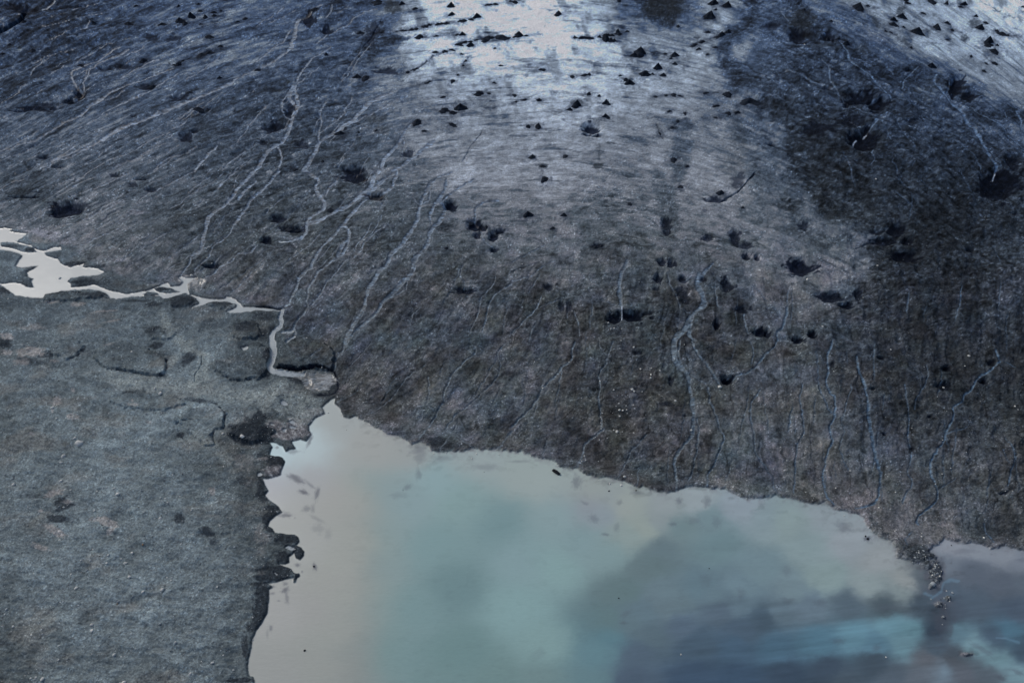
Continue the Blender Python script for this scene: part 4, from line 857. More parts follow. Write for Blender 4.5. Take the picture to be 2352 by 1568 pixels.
# holes, and the painted shade of the overhang slots
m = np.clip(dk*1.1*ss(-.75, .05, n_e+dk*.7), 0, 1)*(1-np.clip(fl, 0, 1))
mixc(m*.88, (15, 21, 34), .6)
mixc(np.clip(fl, 0, 1)*.95, (165, 180, 200), 0)
# fan of braided rapids
fr = ss(-.25, .25, fbma(PX/14, (PY+.15*PX)/2.4, 3, 115))
mixc(fanm*(.12+.75*fr), (124, 133, 142), 0)
# pond / river water
pcol_n = fbm(PX/30, PY/16, 3, 117)
wmask = ss(-.6, 1.4, ps); wmask = np.maximum(wmask, ss(.3, .7, rv))
pr, pg, pb = 137+7*pcol_n, 149+7*pcol_n, 157+6*pcol_n
kx = ss(620, 640, PX)*ss(700, 720, PY)
wmk = wmask*(1-.0*fanm)
rapid = kx*ss(-.1, .5, fbma(PX/4, PY/1.6, 3, 119))*28
R = R*(1-wmk)+(pr-rapid-6*kx)*wmk; G = G*(1-wmk)+(pg-rapid-5*kx)*wmk; B = B*(1-wmk)+(pb-rapid-2*kx)*wmk
top = ss(130, 60, PY)*wmk; R = R*(1-.18*top); G = G*(1-.14*top)

# fine grain: stones and grit about as large as the mesh cells
gf = fbm(PX/3.0, PY/2.3, 2, 151, .9); gf2 = fbm(PX/5.5+3, PY/3.8, 2, 153, .8); gfs = fbma(PX/7.5, phi/1.9, 2, 155, .9)*(1-lowm)+lowm*.6*fbma(xr_/2.6, PY/5, 2, 156, .9)
nearm = ss(250, 800, PY); pln_ = 1-glac
gr = (gf*(.22+.02*nearm) + gf2*.20)*(1-.62*ss(85, 120, Tn)*glac)*(1-.22*glac)*(1-.42*pln_) + gfs*.15*(1-.45*nearm)*(1-.4*bright)*glac
gr = gr + .6*(1-.3*pln_)*ss(.42, .72, gf)*ss(-.2, .4, clump+clus_(PX, PY))*(1-.7*bright)
gr = gr*(1-wmk)*(1-.55*stm)*(1-.6*np.clip(fanm, 0, 1))
gm = np.clip(1+gr, .35, 2.2); R = R*gm; G = G*gm; B = B*gm

# --- lake colour
sel = water_lake | (shore_d < 10)
ii = np.nonzero(sel.ravel())[0]
lx = (PX+fbm(PX/60, PY/44, 5, 121)*16+fbm(PX/11, PY/8, 3, 123)*4).ravel()[ii]
ly = (PY+fbm(PX/60+7, PY/44, 5, 125)*11+fbm(PX/11, PY/8+5, 3, 127)*3).ravel()[ii]
LXF = PX
acc = np.zeros((len(ii), 3), np.float32); ws = np.zeros(len(ii), np.float32)
kw_ = 3200-2600*ss(1250, 1500, LXF.ravel()[ii])
for k in range(len(LP)):
    d2 = (lx-LP[k, 0])**2+((ly-LP[k, 1])*1.25)**2
    wk = 1.0/(1+d2/kw_)**2.6
    acc += wk[:, None]*LV[k]; ws += wk
acc /= ws[:, None]
lum_ = acc.mean(1, keepdims=True); sat_ = 1-.08*ss(1300, 1800, LXF.ravel()[ii])[:, None]; acc = lum_+(acc-lum_)*sat_
X_ = LXF.ravel()[ii][:, None]; Y_ = PY.ravel()[ii][:, None]; be_ = .7*ss(900, 800, X_)*ss(1080, 1180, Y_); acc = acc*(1-be_)+acc.mean(1, keepdims=True)*np.array([.985, 1.012, 1.003], np.float32)*be_
q_ = ss(1300, 1700, X_); acc = acc*(np.array([.985, 1.0, 1.0], np.float32)*(1-q_)+np.array([.955, 1.012, 1.01], np.float32)*q_)*(1+np.array([-.012, .008, .022], np.float32)*ss(860, 960, X_))
lak = np.zeros((NR*NC, 3), np.float32); lak[ii] = acc
lak = lak.reshape(NR, NC, 3)
m = np.clip(ldk, 0, 1)[..., None]*.72
lak = lak*(1-m)+np.array([70, 76, 88])*m
m = np.clip(lbl, 0, 1)[..., None]*.6
lak = lak*(1-m)+np.array([104, 140, 165])*m
# cloudy fringe over the shallows of the ice shore
fr_ = np.exp(-np.maximum(ls, 0)/7.0)*shore_soft*ss(.0, .55, fbm(PX/9, PY/8, 4, 131)+.12)
lak = lak*(1-.55*fr_[..., None])+np.array([104, 106, 116])*.55*fr_[..., None]
hl = np.exp(-np.maximum(ls, 0)/5.0)*(1-shore_soft)
lak = lak*(1+.07*hl[..., None])
rip = fbma(PX/9, (PY+0.16*PX)/1.7, 3, 133)*ss(1050, 1400, PY)
lak = lak*(1+.022*rip[..., None])
lak = lak*(1+.05*fbma(PX/70, PY/22, 4, 135)[..., None]*ss(1250, 1900, PX)[..., None])
lak = lak*(1+.11*fbma((PX)/150, (PY+.12*PX)/13, 4, 137)[..., None]*(ss(1380, 1600, PX)*ss(1340, 1420, PY))[..., None])
lak = lak*(1-.16*ss(.15, .55, fbm(PX/24, PY/14, 4, 139))[..., None]*(np.exp(-np.maximum(ls, 0)/28)*shore_soft)[..., None])
shn = ss(-.35, .5, fbm(PX/12, PY/9, 4, 191))*shore_soft
wl = ss(-1.2-7.0*shn, 1.6+5*shn, ls)[..., None]
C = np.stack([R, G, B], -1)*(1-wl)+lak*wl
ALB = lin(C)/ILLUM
ALB = np.maximum(ALB, np.array([.0028, .0042, .0068])); ALB = np.minimum(ALB, .85)

# ------------------------------------------------------------------ materials
def mat(name, rough=0.9, bump=0.0, bscale=2.0, bdist=0.1, spec=0.3, noise=0.0, attr='Col', wave=False):
    m = bpy.data.materials.new(name); m.use_nodes = True; t = m.node_tree; b = t.nodes['Principled BSDF']
    a = t.nodes.new('ShaderNodeAttribute'); a.attribute_name = attr
    b.inputs['Roughness'].default_value = rough; b.inputs['Specular IOR Level'].default_value = spec
    tc = t.nodes.new('ShaderNodeTexCoord')
    src = a.outputs['Color']
    if noise:
        n = t.nodes.new('ShaderNodeTexNoise'); n.inputs['Scale'].default_value = 2.6; n.inputs['Detail'].default_value = 6; n.inputs['Roughness'].default_value = .75
        t.links.new(tc.outputs['Object'], n.inputs['Vector'])
        mr = t.nodes.new('ShaderNodeMapRange'); mr.inputs[1].default_value = .36; mr.inputs[2].default_value = .64
        mr.inputs[3].default_value = 1-noise; mr.inputs[4].default_value = 1+noise
        t.links.new(n.outputs[0], mr.inputs[0])
        mx = t.nodes.new('ShaderNodeVectorMath'); mx.operation = 'SCALE'
        t.links.new(src, mx.inputs[0]); t.links.new(mr.outputs[0], mx.inputs['Scale']); src = mx.outputs[0]
    t.links.new(src, b.inputs['Base Color'])
    if bump:
        n2 = t.nodes.new('ShaderNodeTexNoise'); n2.inputs['Scale'].default_value = bscale; n2.inputs['Detail'].default_value = 5; n2.inputs['Roughness'].default_value = .65
        if wave:
            mp = t.nodes.new('ShaderNodeMapping'); mp.inputs['Scale'].default_value = (.35, 1.6, 1); mp.inputs['Rotation'].default_value = (0, 0, .2)
            t.links.new(tc.outputs['Object'], mp.inputs[0]); t.links.new(mp.outputs[0], n2.inputs['Vector'])
        else: t.links.new(tc.outputs['Object'], n2.inputs['Vector'])
        bp = t.nodes.new('ShaderNodeBump'); bp.inputs['Strength'].default_value = bump; bp.inputs['Distance'].default_value = bdist
        t.links.new(n2.outputs[0], bp.inputs['Height']); t.links.new(bp.outputs[0], b.inputs['Normal'])
    return m
m_ground = mat('gravel_and_dirty_ice', .95, .7, 2.2, .25, .04, .38)
m_lake = mat('silty_water', .32, .22, 1.1, .12, .3, 0.0, wave=True)
m_pond = mat('milky_meltwater', .28, .15, 1.6, .08, .35, 0.0, wave=True)
m_stream = mat('running_meltwater_on_ice', .6, .5, 3, .15, .3, .15)

# ------------------------------------------------------------------ split the sheet into its kinds of ground
vx = np.stack([GX, GY, Z], -1).reshape(-1, 3).astype(np.float32)
idx = np.arange(NR*NC).reshape(NR, NC)
F = np.stack([idx[:-1, :-1], idx[:-1, 1:], idx[1:, 1:], idx[1:, :-1]], -1).reshape(-1, 4)
# vertex normals of the whole sheet, so that the seams between the pieces do not show
du = np.zeros((NR, NC, 3)); dv = np.zeros((NR, NC, 3)); V3 = vx.reshape(NR, NC, 3).astype(np.float64)
du[:, 1:-1] = V3[:, 2:]-V3[:, :-2]; du[:, 0] = V3[:, 1]-V3[:, 0]; du[:, -1] = V3[:, -1]-V3[:, -2]
dv[1:-1] = V3[2:]-V3[:-2]; dv[0] = V3[1]-V3[0]; dv[-1] = V3[-1]-V3[-2]
NRM = np.cross(du, dv); NRM /= np.linalg.norm(NRM, axis=-1, keepdims=True); NRM = NRM.reshape(-1, 3).astype(np.float32)
cls = np.zeros((NR, NC), np.int8)                     # 0 plain 1 glacier 2 lake 3 pond+river 4 streams
cls[glac > .5] = 1
cls[(stm > .5) & (glac > .5)] = 4
cls[fl > .5] = 4
cls[fanm > .55] = 3
cls[water_pond] = 3
cls[water_lake] = 2
fc = cls.reshape(-1)[F]
fcl = np.where((fc == 2).sum(1) >= 3, 2, np.where((fc == 3).sum(1) >= 2, 3, np.where((fc == 4).sum(1) >= 2, 4, np.where((fc == 0).sum(1) >= 2, 0, 1))))
colA = np.c_[ALB.reshape(-1, 3), np.ones(NR*NC)].astype(np.float32)
def make_mesh(name, V, faces, material, col=None, nrm=None, smooth=True):
    me = bpy.data.meshes.new(name); nf, k = faces.shape
    me.vertices.add(len(V)); me.vertices.foreach_set('co', V.astype(np.float32).ravel())
    me.loops.add(nf*k); me.loops.foreach_set('vertex_index', faces.astype(np.int32).ravel())
    me.polygons.add(nf); me.polygons.foreach_set('loop_start', np.arange(0, nf*k, k, dtype=np.int32))
    me.update(calc_edges=True)
    if smooth: me.polygons.foreach_set('use_smooth', np.ones(nf, bool))
    if col is not None:
        ca = me.color_attributes.new('Col', 'FLOAT_COLOR', 'POINT'); ca.data.foreach_set('color', col.astype(np.float32).ravel())
    if nrm is not None: me.normals_split_custom_set_from_vertices(nrm.tolist())
    me.materials.append(material)
    return me
def part(name, c, material):
    f = F[fcl == c]; u, inv = np.unique(f, return_inverse=True)
    me = make_mesh(name, vx[u], inv.reshape(-1, 4), material, colA[u], NRM[u])
    o = bpy.data.objects.new(name, me); scene.collection.objects.link(o); o['kind'] = 'structure'
    return o
part('ground', 0, m_ground); part('glacier', 1, m_ground); part('lake_water', 2, m_lake)
part('river_water', 3, m_pond); part('meltwater_streams', 4, m_stream)

def ground_z(x, y):
    r = np.interp(y, yrow, np.arange(NR)); r0 = np.minimum(r.astype(int), NR-2); fr = r-r0
    s_ = sclr[r0]*(1-fr)+sclr[r0+1]*fr
    c = np.interp(x/s_, cu, np.arange(NC)); c0 = np.minimum(c.astype(int), NC-2); fc_ = c-c0
    return (Z[r0, c0]*(1-fc_)+Z[r0, c0+1]*fc_)*(1-fr)+(Z[r0+1, c0]*(1-fc_)+Z[r0+1, c0+1]*fc_)*fr
def place(X, Y):
    x, y, z, t = unproject(X, Y)
    return x, y, ground_z(x, y), t/FPX

# ------------------------------------------------------------------ things standing on the ground
def objmat(name, base, var, rough=.9, nscale=3.0, amp=.4):
    """stone or debris: colour from the object's own random number and a noise"""
    m = bpy.data.materials.new(name); m.use_nodes = True; t = m.node_tree; b = t.nodes['Principled BSDF']
    b.inputs['Roughness'].default_value = rough; b.inputs['Specular IOR Level'].default_value = .05
    oi = t.nodes.new('ShaderNodeObjectInfo'); tc = t.nodes.new('ShaderNodeTexCoord')
    n = t.nodes.new('ShaderNodeTexNoise'); n.inputs['Scale'].default_value = nscale; n.inputs['Detail'].default_value = 5
    t.links.new(tc.outputs['Object'], n.inputs['Vector'])
    cr = t.nodes.new('ShaderNodeValToRGB'); cr.color_ramp.elements[0].color = (*base, 1); cr.color_ramp.elements[1].color = (*var, 1)
    t.links.new(oi.outputs['Random'], cr.inputs[0])
    mr = t.nodes.new('ShaderNodeMapRange'); mr.inputs[1].default_value = .3; mr.inputs[2].default_value = .7; mr.inputs[3].default_value = 1-amp; mr.inputs[4].default_value = 1+amp
    t.links.new(n.outputs[0], mr.inputs[0])
    mx = t.nodes.new('ShaderNodeVectorMath'); mx.operation = 'SCALE'; t.links.new(cr.outputs[0], mx.inputs[0]); t.links.new(mr.outputs[0], mx.inputs['Scale'])
    t.links.new(mx.outputs[0], b.inputs['Base Color'])
    bp = t.nodes.new('ShaderNodeBump'); bp.inputs['Strength'].default_value = .5; bp.inputs['Distance'].default_value = .1
    t.links.new(n.outputs[0], bp.inputs['Height']); t.links.new(bp.outputs[0], b.inputs['Normal'])
    return m
m_cone = objmat('black_wet_debris', (.013, .018, .028), (.022, .029, .042), .95, 2.5, .55)
m_cone2 = objmat('grey_debris', (.022, .028, .038), (.036, .043, .055), .95, 2.5, .5)
m_pale = objmat('pale_boulder', (.46, .48, .47), (.66, .67, .64), .85, 3.5, .2)
m_grey = objmat('grey_boulder', (.17, .20, .215), (.36, .40, .42), .85, 3.5, .25)
m_brown = objmat('brown_boulder', (.30, .20, .12), (.34, .25, .17), .85, 3.5, .25)
m_black = objmat('black_rock', (.012, .014, .017), (.018, .02, .024), .6, 2.0, .7)

def cone_mesh(name, seed, material, ridge=1.0):
    """angular heap of debris on an ice core: unit radius, unit height, one main and some lesser tops, ragged skirt"""
    nr, ns = 13, 40; V = []; R_ = np.random.default_rng(seed)
    ph = R_.uniform(0, 6.28, 6); px, py = R_.uniform(-.14, .14, 2)
    sub = [(R_.uniform(.3, .6), R_.uniform(0, 6.28), R_.uniform(.25, .62), R_.uniform(.3, .5)) for _ in range(3)]
    for i in range(nr+1):
        r = i/nr
        for j in range(ns):
            a = 2*math.pi*j/ns
            edge = 1+.16*math.sin(2*a+ph[0])+.13*math.sin(3*a+ph[1])+.09*math.sin(5*a+ph[2])+.08*math.sin(9*a+ph[3])
            face = max(abs(math.cos(a*1.5+ph[4])), .2)
            x = math.cos(a)*r*edge+px*(1-r); y = math.sin(a)*r*edge*ridge+py*(1-r)
            h = (1-r)**(.85+.5*face)
            for q, b, hh, w_ in sub:
                d = math.hypot(x-q*math.cos(b), y-q*math.sin(b)*ridge)/w_
                h = max(h, hh*max(0, 1-d)**.9+.02)
            n = float(fbm(np.float32(x*4+seed), np.float32(y*4), 4, seed, .6))
            h += .16*n*(r > .04)*(1-r*.6) - .14*r**3 - .05*(r > .97)
            V.append((x, y, h))
    V = np.array(V); Fq = []
    for i in range(nr):
        for j in range(ns):
            Fq.append((i*ns+j, (i+1)*ns+j, (i+1)*ns+(j+1) % ns, i*ns+(j+1) % ns))
    return make_mesh(name, V, np.array(Fq), material, smooth=False)
def ico():
    t = (1+5**.5)/2
    v = np.array([(-1,t,0),(1,t,0),(-1,-t,0),(1,-t,0),(0,-1,t),(0,1,t),(0,-1,-t),(0,1,-t),(t,0,-1),(t,0,1),(-t,0,-1),(-t,0,1)], float)
    f = np.array([(0,11,5),(0,5,1),(0,1,7),(0,7,10),(0,10,11),(1,5,9),(5,11,4),(11,10,2),(10,7,6),(7,1,8),(3,9,4),(3,4,2),(3,2,6),(3,6,8),(3,8,9),(4,9,5),(2,4,11),(6,2,10),(8,6,7),(9,8,1)])
    return v/np.linalg.norm(v[0]), f
def subdiv(v, f):
    v = list(map(tuple, v)); c = {}; nf = []
    def mid(a, b):
        k = (min(a, b), max(a, b))
        if k not in c:
            m = np.array(v[a])+np.array(v[b]); m /= np.linalg.norm(m); v.append(tuple(m)); c[k] = len(v)-1
        return c[k]
    for a, b, d in f:
        ab, bd, da = mid(a, b), mid(b, d), mid(d, a); nf += [(a, ab, da), (ab, b, bd), (da, bd, d), (ab, bd, da)]
    return np.array(v), np.array(nf)
V0, F0 = ico(); V1, F1 = subdiv(V0, F0); V2, F2 = subdiv(V1, F1)
def boulder_mesh(name, seed, material, planes=9):
    R_ = np.random.default_rng(seed); v = V2.copy()
    for _ in range(planes):                       # cut facets
        n = R_.normal(size=3); n /= np.linalg.norm(n); d = R_.uniform(.62, .88)
        s = v@n; v = v-np.maximum(0, s-d)[:, None]*n*.9
    v = v*np.array([1.0, R_.uniform(.7, .95), R_.uniform(.55, .8)])
    v += .03*R_.normal(size=v.shape)
    return make_mesh(name, v, F2, material, smooth=False)
def add(name, me, loc, scale, rz, label, cat, group=None, tilt=0.0, kind=None):
    o = bpy.data.objects.new(name, me); scene.collection.objects.link(o)
    o.location = loc; o.scale = scale; o.rotation_euler = (tilt, tilt*.6, rz)
    o['label'] = label; o['category'] = cat
    if group: o['group'] = group
    return o

cones.sort(key=lambda k: -k[2]*k[3]); cones = cones[:300]
def region(x, y):
    if x > 1880 and y < 200: return 'pale_right'
    if 1580 < x <= 2200 and y < 330 and not (x < 1720 and y > 60 and x-1640 < (y-60)*.5): return 'ridge'
    if x > 900 and y < 130 and x < 1200: return 'pale_top_left'
    if 900 < x <= 1800 and y < 190: return 'pale_top'
    if 1000 < x <= 1800 and y < 420: return 'pale_mid'
    if x <= 420 and y < 300: return 'far_left'
    if x <= 1000 and y < 400: return 'streaked'
    return 'lower'
RTXT = {'pale_right': 'on pale ice in the far right corner', 'ridge': 'on the dark debris ridge at right',
        'pale_top_left': 'at the upper left of the bright ice', 'pale_top': 'on the bright ice at top centre',
        'pale_mid': 'on grey ice below the bright ice', 'far_left': 'in the streaked far left corner',
        'streaked': 'among meltwater streams left of the bright ice', 'lower': 'on the dark lower glacier'}
ORD = ['largest', 'second largest', 'third largest', 'fourth largest', 'fifth largest', 'sixth largest', 'seventh largest', 'eighth largest', 'ninth largest', 'tenth largest', 'eleventh largest', 'twelfth largest']
cm = [cone_mesh('dirt_cone_shape', 20+i, m_cone if i < 6 else m_cone2, 1.0 if i % 2 else .8) for i in range(9)]
reg_count = {}
for i, (x, y, hw, hh) in enumerate(cones):
    yb = y+hh*.45
    wx_, wy_, wz_, mp = [float(v) for v in place(x, yb)]
    k = 1/float(kfac(yb)); rad = hw*mp*1.02
    cosd = math.sqrt(1-k*k)
    H = max((2*hh - hw*k*.9)*mp/cosd, rad*.42); H = min(H, rad*1.25)
    rg = region(x, y); n = reg_count.get(rg, 0); reg_count[rg] = n+1
    shape = 'sharp peaked' if H > .8*rad else ('low broad' if H < .5*rad else 'blunt')
    if n < 12:
        label = '%s black dirt cone %s' % (ORD[n], RTXT[rg]); grp = 'dirt cones on the glacier'
    else:
        label = 'small %s debris heap %s' % (shape, RTXT[rg]); grp = 'small dirt heaps, %s, %s' % (shape, RTXT[rg])
    me = cm[i % 6] if (y < 330 or hw > 9) else cm[6+i % 3]
    add('dirt_cone', me, (wx_, wy_, wz_-.12*H), (rad*1.08, rad*1.0, H*1.1), random.uniform(-.5, .5)+math.pi*(i % 2), label, 'dirt cone', grp)

# ---- boulders: x,y,half width,half height
BOULD = """
0 2:728,925,34,22 688,882,14,11 583,1050,22,10 131,1310,17,11 1050,1350,14,9 1085,1402,18,12 520,707,10,6 1212,92,12,9 1202,336,10,6 1470,458,20,14 480,600,18,12 107,983,8,5 565,1112,14,7 1893,135,8,6 1420,422,14,8 1545,1480,10,7 1308,1378,8,6 895,1376,8,6 550,1518,12,8 595,1528,10,7 555,1275,14,9 1648,1415,7,6 1520,1440,9,8 1480,1438,9,6 1275,1392,7,5 1900,1390,8,6 995,652,9,6 1075,875,8,6 1745,935,9,9 2060,280,9,8 2230,880,24,12 2050,848,14,8 1345,662,10,7 50,1220,9,6 1760,1545,9,8 865,1548,9,6 650,1362,9,6 115,1253,10,6 80,633,8,5 595,512,8,5 1048,150,7,6 1098,62,8,6
0 3:1155,465,16,13 1192,590,15,13 1500,712,20,16 1088,820,13,10 1476,56,14,10 1215,370,14,10 1005,398,12,11 848,1088,18,10 1618,1193,12,10 1952,1377,15,14 1748,1482,16,15 2143,1442,9,10 540,1355,8,7 280,1520,10,10 320,1530,12,10 330,1512,10,8 390,1530,18,10 1140,1558,18,10 1103,1560,10,9 2028,643,10,8 1997,680,10,7 1578,597,11,7 1534,595,8,8 2018,110,11,16 1425,62,8,6 1530,12,8,7 845,1028,16,11 57,884,12,9 1468,1022,12,10 795,527,11,8 700,695,16,8 297,1130,12,7 1315,295,10,8 1318,735,14,10 556,260,10,8 1077,837,8,6 235,1168,8,7 2050,1310,9,9 1550,1498,10,9 750,448,9,7 835,443,10,8 1115,425,9,12 658,570,10,10 1075,605,9,7 968,625,7,8 860,348,9,7 1775,203,7,6 1605,842,9,5 1075,805,10,8 912,1228,8,8 1047,1302,14,10 120,1045,12,8 548,1228,9,7 1490,1170,6,6 1990,1390,1,1 2320,960,9,8 2322,1162,7,7 1110,1320,7,6 1570,625,8,6 1225,768,9,7 985,466,12,8 662,76,7,6 1040,235,8,8
2 2:1277,297,11,8 1283,237,6,5 1360,262,8,11 1182,242,8,9 1102,442,14,8 1121,458,10,10 985,633,11,8 1017,637,10,5 1197,450,7,6 933,447,8,5 990,687,9,5 1648,806,13,13 1668,56,8,6 1492,171,8,7 832,645,7,11 816,735,6,8 808,356,10,6 525,178,6,5 285,418,10,9 1005,1315,11,12 1032,1245,14,7 1118,836,7,6 936,803,7,7 667,1038,8,7 678,1082,7,7 642,1095,7,6 805,892,7,6 1818,820,6,5 1500,542,12,4 820,768,6,8 876,877,6,5 1905,420,18,12 370,450,5,5 638,520,5,5 982,566,9,5 965,822,14,6 1120,48,11,8 990,66,6,5 1528,102,6,6 2086,622,5,5 2020,750,5,5 755,870,6,5 795,1090,5,5 768,860,5,5 820,800,6,5 1580,40,5,5 1272,235,6,5 1275,330,9,5 1060,657,6,5 1052,632,7,4 1115,578,6,4 955,602,6,4 900,1302,9,5 795,1275,6,5
2 1:909,1448,10,9 940,1443,8,10 1009,1443,7,6 885,1392,8,6 950,1522,5,4 1002,1560,7,5 95,848,6,5
1 1:1575,8,9,8 818,918,6,5 1842,1196,7,5 1412,1470,6,4 468,1538,7,6 485,385,5,5 785,1472,8,4
1 2:752,512,8,7 1748,1018,8,9 1635,1027,7,5 1960,580,7,6 1388,215,6,5 2025,1028,7,7 2165,553,6,5 2265,553,6,6 1985,1070,7,6 2235,1035,6,5 1790,560,6,5 662,650,6,5 2290,495,7,4 1455,65,5,5 610,248,6,5 985,550,10,5
0 1:1760,958,12,9 1975,983,8,9 1905,795,10,7 1902,716,6,5 1912,706,6,5 1926,702,6,4 1940,835,8,6 1820,1455,9,9 1215,678,5,4 545,975,13,9 80,1178,8,8 1970,1270,9,6 1075,835,6,6 2055,1278,7,6
3 2:428,675,6,6 765,1168,7,6 1605,1208,6,5 1605,902,6,5 1537,1305,6,5 795,1465,8,7 628,1332,6,6 330,850,6,5 1858,110,11,5 1555,505,5,5 2312,605,6,5 50,1170,6,5 115,970,6,5 1830,190,8,5 2175,1375,6,5 2235,1380,6,6 2285,573,9,5 1132,68,8,4 1630,395,12,6 1030,1508,8,7 1183,1365,6,5 345,1380,5,5 1330,780,5,7
3 3:1695,738,11,6 1640,720,7,6 1605,963,9,8 1603,1030,7,5 1500,798,8,7 1618,787,9,6 1633,880,8,6 1978,237,9,8 1170,170,7,5 1497,597,8,7 1505,665,24,12 1415,190,6,6 1383,355,8,5 1290,205,1,1 1085,1328,9,6 1345,420,10,8 1330,460,12,8 1480,285,8,6 1560,290,6,5 1412,220,7,6 700,30,7,4 1280,650,1,1
2 3:1553,1303,9,6
3 1:365,990,12,9 1005,870,8,5 500,1435,10,3 990,80,8,5
3 0:785,775,1,1 340,398,7,4
"""
bm_p = [boulder_mesh('pale_boulder_shape', 50+i, m_pale) for i in range(6)]
bm_g = [boulder_mesh('grey_boulder_shape', 60+i, m_grey) for i in range(6)]
bm_b = [boulder_mesh('brown_boulder_shape', 70, m_brown)]
def lake_at(x, y): return float(sample(lake_s, np.array([x], np.float32), np.array([y], np.float32))[0])
bl = []
for ln in BOULD.strip().splitlines():
    hd_, body = ln.split(':'); c_, r_ = [int(q) for q in hd_.split()]
    for p in body.split():
        q = [float(k) for k in p.split(',')]
        if q[2] < 3: continue
        x, y = T(c_, r_, q[0], q[1]); bl.append([x, y, q[2]/4, q[3]/4, 'b' if (c_, r_, int(q[0])) in ((0, 3, 1077), (0, 3, 1315)) else ''])
# the rubble spit and the band of pale stones on the ice, stone by stone
for (c_, r_, cx, cy, rx, ry, n, lo, hi) in ((3, 3, 1400, 390, 80, 46, 22, 4, 8), (3, 3, 1535, 560, 55, 85, 34, 4, 9), (3, 3, 1655, 800, 26, 20, 7, 4, 7), (3, 3, 1565, 850, 30, 24, 8, 4, 7), (2, 2, 980, 560, 110, 120, 18, 3.5, 5.5), (2, 2, 830, 700, 16, 110, 14, 3.5, 5.5), (2, 2, 1050, 320, 110, 60, 8, 3.5, 5)):
    for _ in range(n):
        a = rng.uniform(0, 6.28); q = math.sqrt(rng.uniform(0, 1)); s_ = rng.uniform(lo, hi)
        x, y = T(c_, r_, cx+rx*q*math.cos(a), cy+ry*q*math.sin(a)); bl.append([x, y, s_/4, s_*.75/4, ''])
bl.sort(key=lambda k: -k[2]*k[3]); bl = bl[:300]
def bregion(x, y):
    if 2090 < x < 2190 and 1255 < y < 1450: return 'spit'
    if lake_at(x, y) > 0: return 'lake'
    if x > 1350 and x < 1490 and y > 820 and y < 1050: return 'band'
    if x < 640 and y > 1176: return 'plain_near'
    if x < 640 and y > 700: return 'plain_far'
    if x > 1764: return 'ice_right'
    if x > 1176: return 'ice_mid'
    return 'ice_left'
BT = {'spit': 'on the rubble spit at the right shore', 'lake': 'standing in the lake water', 'band': 'in the band of pale stones on the ice',
      'plain_near': 'on the near grey gravel beside the lake', 'plain_far': 'on gravel between lake and milky pond', 'ice_right': 'on the dark ice above the right shore',
      'ice_mid': 'on the dirty ice above the middle of the lake', 'ice_left': 'on the dirty ice between pond and lake'}
rc = {}
for i, (x, y, hw, hh, kd) in enumerate(bl):
    wx_, wy_, wz_, mp = [float(v) for v in place(x, y+hh*.4)]
    rad = max(hw, 1.05)*mp*1.12
    rg = bregion(x, y); n = rc.get(rg, 0); rc[rg] = n+1
    grey = (rg in ('plain_near', 'plain_far') and (i % 3 == 0) and hw < 3.3) or (rg == 'spit' and (i % 4 != 0))
    if kd == 'b': me = bm_b[0]; cw = 'brown'
    elif grey: me = bm_g[i % 6]; cw = 'grey'
    else: me = bm_p[i % 6]; cw = 'pale'
    if n < 12: label = '%s boulder %s, %s' % (ORD[n], BT[rg], cw); grp = 'boulders on gravel and ice'
    else: label = 'small %s boulder %s' % (cw, BT[rg]); grp = 'small %s boulders %s' % (cw, BT[rg])
    if kd == 'b': label = ('small brown boulder among grey stones, the one farther from the camera' if y < 1300 else 'small brown boulder among grey stones, the one nearer the camera')
    add('boulder', me, (wx_, wy_, max(wz_, 0)+rad*.12), (rad, rad, rad*min(1.1, .6+.5*hh/hw)), rng.uniform(0, 6.28), label, 'boulder', grp, tilt=rng.uniform(-.2, .2))

# ---- black ice rock lying in the lake off the ice shore, and the small dark ones
def lump(name, seed, pts_scale, material, label, cat, X, Y, rz):
    R_ = np.random.default_rng(seed); v, f = subdiv(V2, F2)
    for _ in range(14):
        n = R_.normal(size=3); n /= np.linalg.norm(n); d = R_.uniform(.6, .9); s = v@n; v = v-np.maximum(0, s-d)[:, None]*n*.85
    v = v*(1+.10*fbm(v[:, 0].astype(np.float32)*3+seed, (v[:, 1]+v[:, 2]).astype(np.float32)*3, 4, seed))[:, None]
    v = v*np.array(pts_scale)
    me = make_mesh(name, v, f, material, smooth=False)
    x, y, z, mp = [float(q) for q in place(X, Y)]
    return add(name, me, (x, y, 0.05), (1, 1, 1), rz, label, cat)
x_, y_, z_, mp_ = [float(v) for v in place(1278, 1083)]
lump('ice_block', 5, (13.5*mp_, 5.2*mp_, 5.0*mp_), m_black, 'long black ice block lying in pale water close to the ice shore', 'ice block', 1277, 1084, -.62)
lump('dark_rock', 6, (2.4*mp_, 1.9*mp_, 1.6*mp_), m_black, 'small black triangular rock alone in the beige water near the bottom edge', 'rock', 700, 1493, .3)
for k, (X, Y, s_) in enumerate(((721, 1300, 2.6), (1993, 1237, 3.4), (1988, 1231, 2.4), (2185, 1252, 1.6), (1421, 1373, 1.6), (1399, 1127, 2.4), (1461, 1126, 2.0), (1112, 1084, 1.2), (926, 1126, 1.2), (796, 987, 1.1), (1629, 1305, 1.4))):
    lump('dark_rock', 30+k, (s_*mp_, s_*.7*mp_, s_*.5*mp_), m_black,
         ['dark rock breaking the beige water off the left shore lobes', 'larger of two dark rocks off the right end of the ice shore', 'smaller of two dark rocks off the right end of the ice shore', 'dark rock in the pale right bay near its shore', 'tiny dark rock in the grey water right of the bright plume',
          'dark rock in the shallows below the pale stone band', 'dark rock in the shallows right of the pale stone band', 'tiny dark rock in the teal water under the middle shore', 'tiny dark rock where beige and teal water meet', 'tiny dark rock in the beige water of the upper lake corner', 'tiny dark rock in the grey water below the right ice shore'][k], 'rock', X, Y, k*.7)

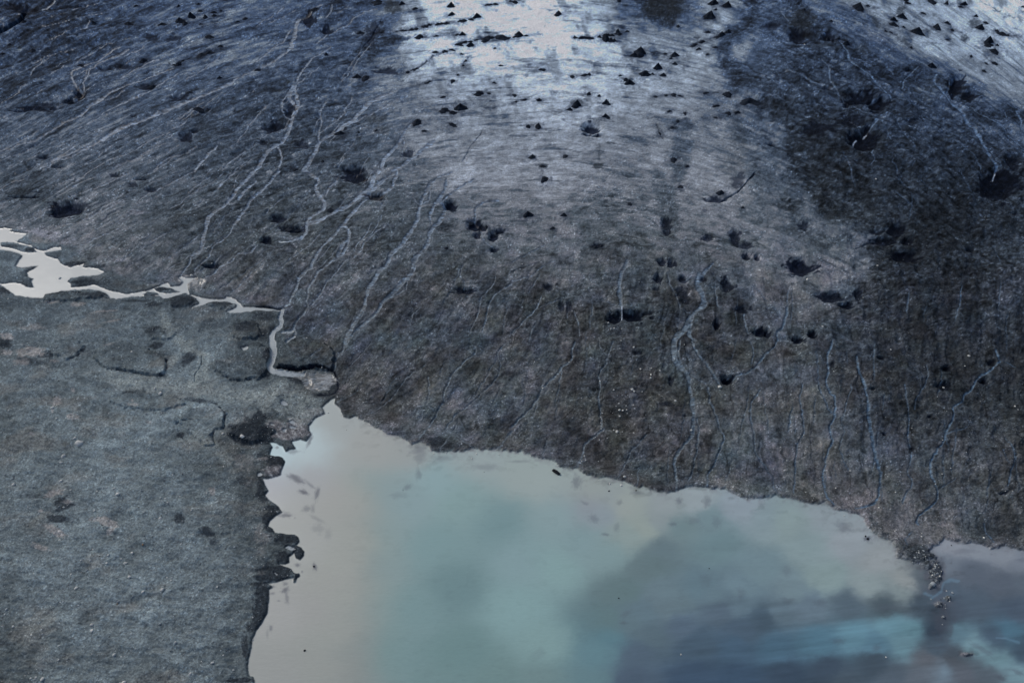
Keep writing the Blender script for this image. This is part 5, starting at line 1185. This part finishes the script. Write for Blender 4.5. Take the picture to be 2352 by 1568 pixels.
# ---- the countless small stones, one carpet
NS = 36000
sx = rng.uniform(-60, 2420, NS*4); sy = rng.uniform(330, 1640, NS*4)
lk = sample(lake_s, sx.astype(np.float32), sy.astype(np.float32)); pk = sample(pond_s, sx.astype(np.float32), sy.astype(np.float32))
gll = np.interp(sx, [-300, 0, 130, 190, 330, 400, 470, 560, 640, 660, 690, 768, 770, 3000], [650, 648, 640, 668, 686, 668, 680, 700, 712, 790, 845, 852, 925, 4000])
onp = sy > gll
clus = fbm((sx/36).astype(np.float32), (sy/26).astype(np.float32), 4, 201)
den = np.where(onp, .55*np.clip(.35+1.6*clus, .06, 1), .25*np.clip(.1+1.8*clus, .02, 1)*np.clip((sy-450)/450, .05, 1))
band = np.exp(-((sx-1415)/32)**2-((sy-930)/70)**2); den = np.where(onp, den, np.maximum(den, band*.5))
spit = np.exp(-((sx-2150)/14)**2-((sy-1318)/28)**2)+.75*np.exp(-((sx-2165)/14)**2-((sy-1382)/14)**2)+np.exp(-((sx-2114)/22)**2-((sy-1273)/11)**2)
den = np.maximum(den, np.where(spit > .3, .9, 0))
keep = (rng.uniform(0, 1, NS*4) < den) & ((lk < -1.5) | (spit > .35)) & (pk < -1)
sx, sy, onp = sx[keep][:NS], sy[keep][:NS], onp[keep][:NS]; n_ = len(sx)
px_, py_, pz_, pm_ = place(sx, sy)
size = np.minimum(0.62*(rng.pareto(3.0, n_)+1), 2.0)*np.where(onp, 1.0, .85)*pm_
rot = rng.uniform(0, 6.28, n_)
tv = V0[None]*(1+.22*rng.normal(size=(n_, 12, 1)))*np.stack([size, size*rng.uniform(.6, .95, n_), size*rng.uniform(.4, .7, n_)], -1)[:, None, :]
c_, s_ = np.cos(rot)[:, None], np.sin(rot)[:, None]
tx = tv[..., 0]*c_-tv[..., 1]*s_; ty = tv[..., 0]*s_+tv[..., 1]*c_
SVs = np.stack([tx+px_[:, None], ty+py_[:, None], tv[..., 2]+np.maximum(pz_, 0)[:, None]+size[:, None]*.1], -1).reshape(-1, 3)
SF = (F0[None]+np.arange(n_)[:, None, None]*12).reshape(-1, 3)
sh = rng.uniform(0, 1, n_)**2.3
base_g = np.where(onp, .10, .06); topg = np.where(onp, .62, .60)
br = base_g+(topg-base_g)*sh
scol = np.stack([br*.95, br*1.02, br*1.04, np.ones(n_)], -1).repeat(12, 0)
m_stone = mat('mixed_small_stones', .9, 0, 1, .1, .2, .1)
so_ = bpy.data.objects.new('gravel_stones', make_mesh('gravel_stones', SVs, SF, m_stone, scol, smooth=False)); scene.collection.objects.link(so_)
so_['kind'] = 'stuff'; so_['label'] = 'scattered small stones and gravel over plain and ice'; so_['category'] = 'gravel'
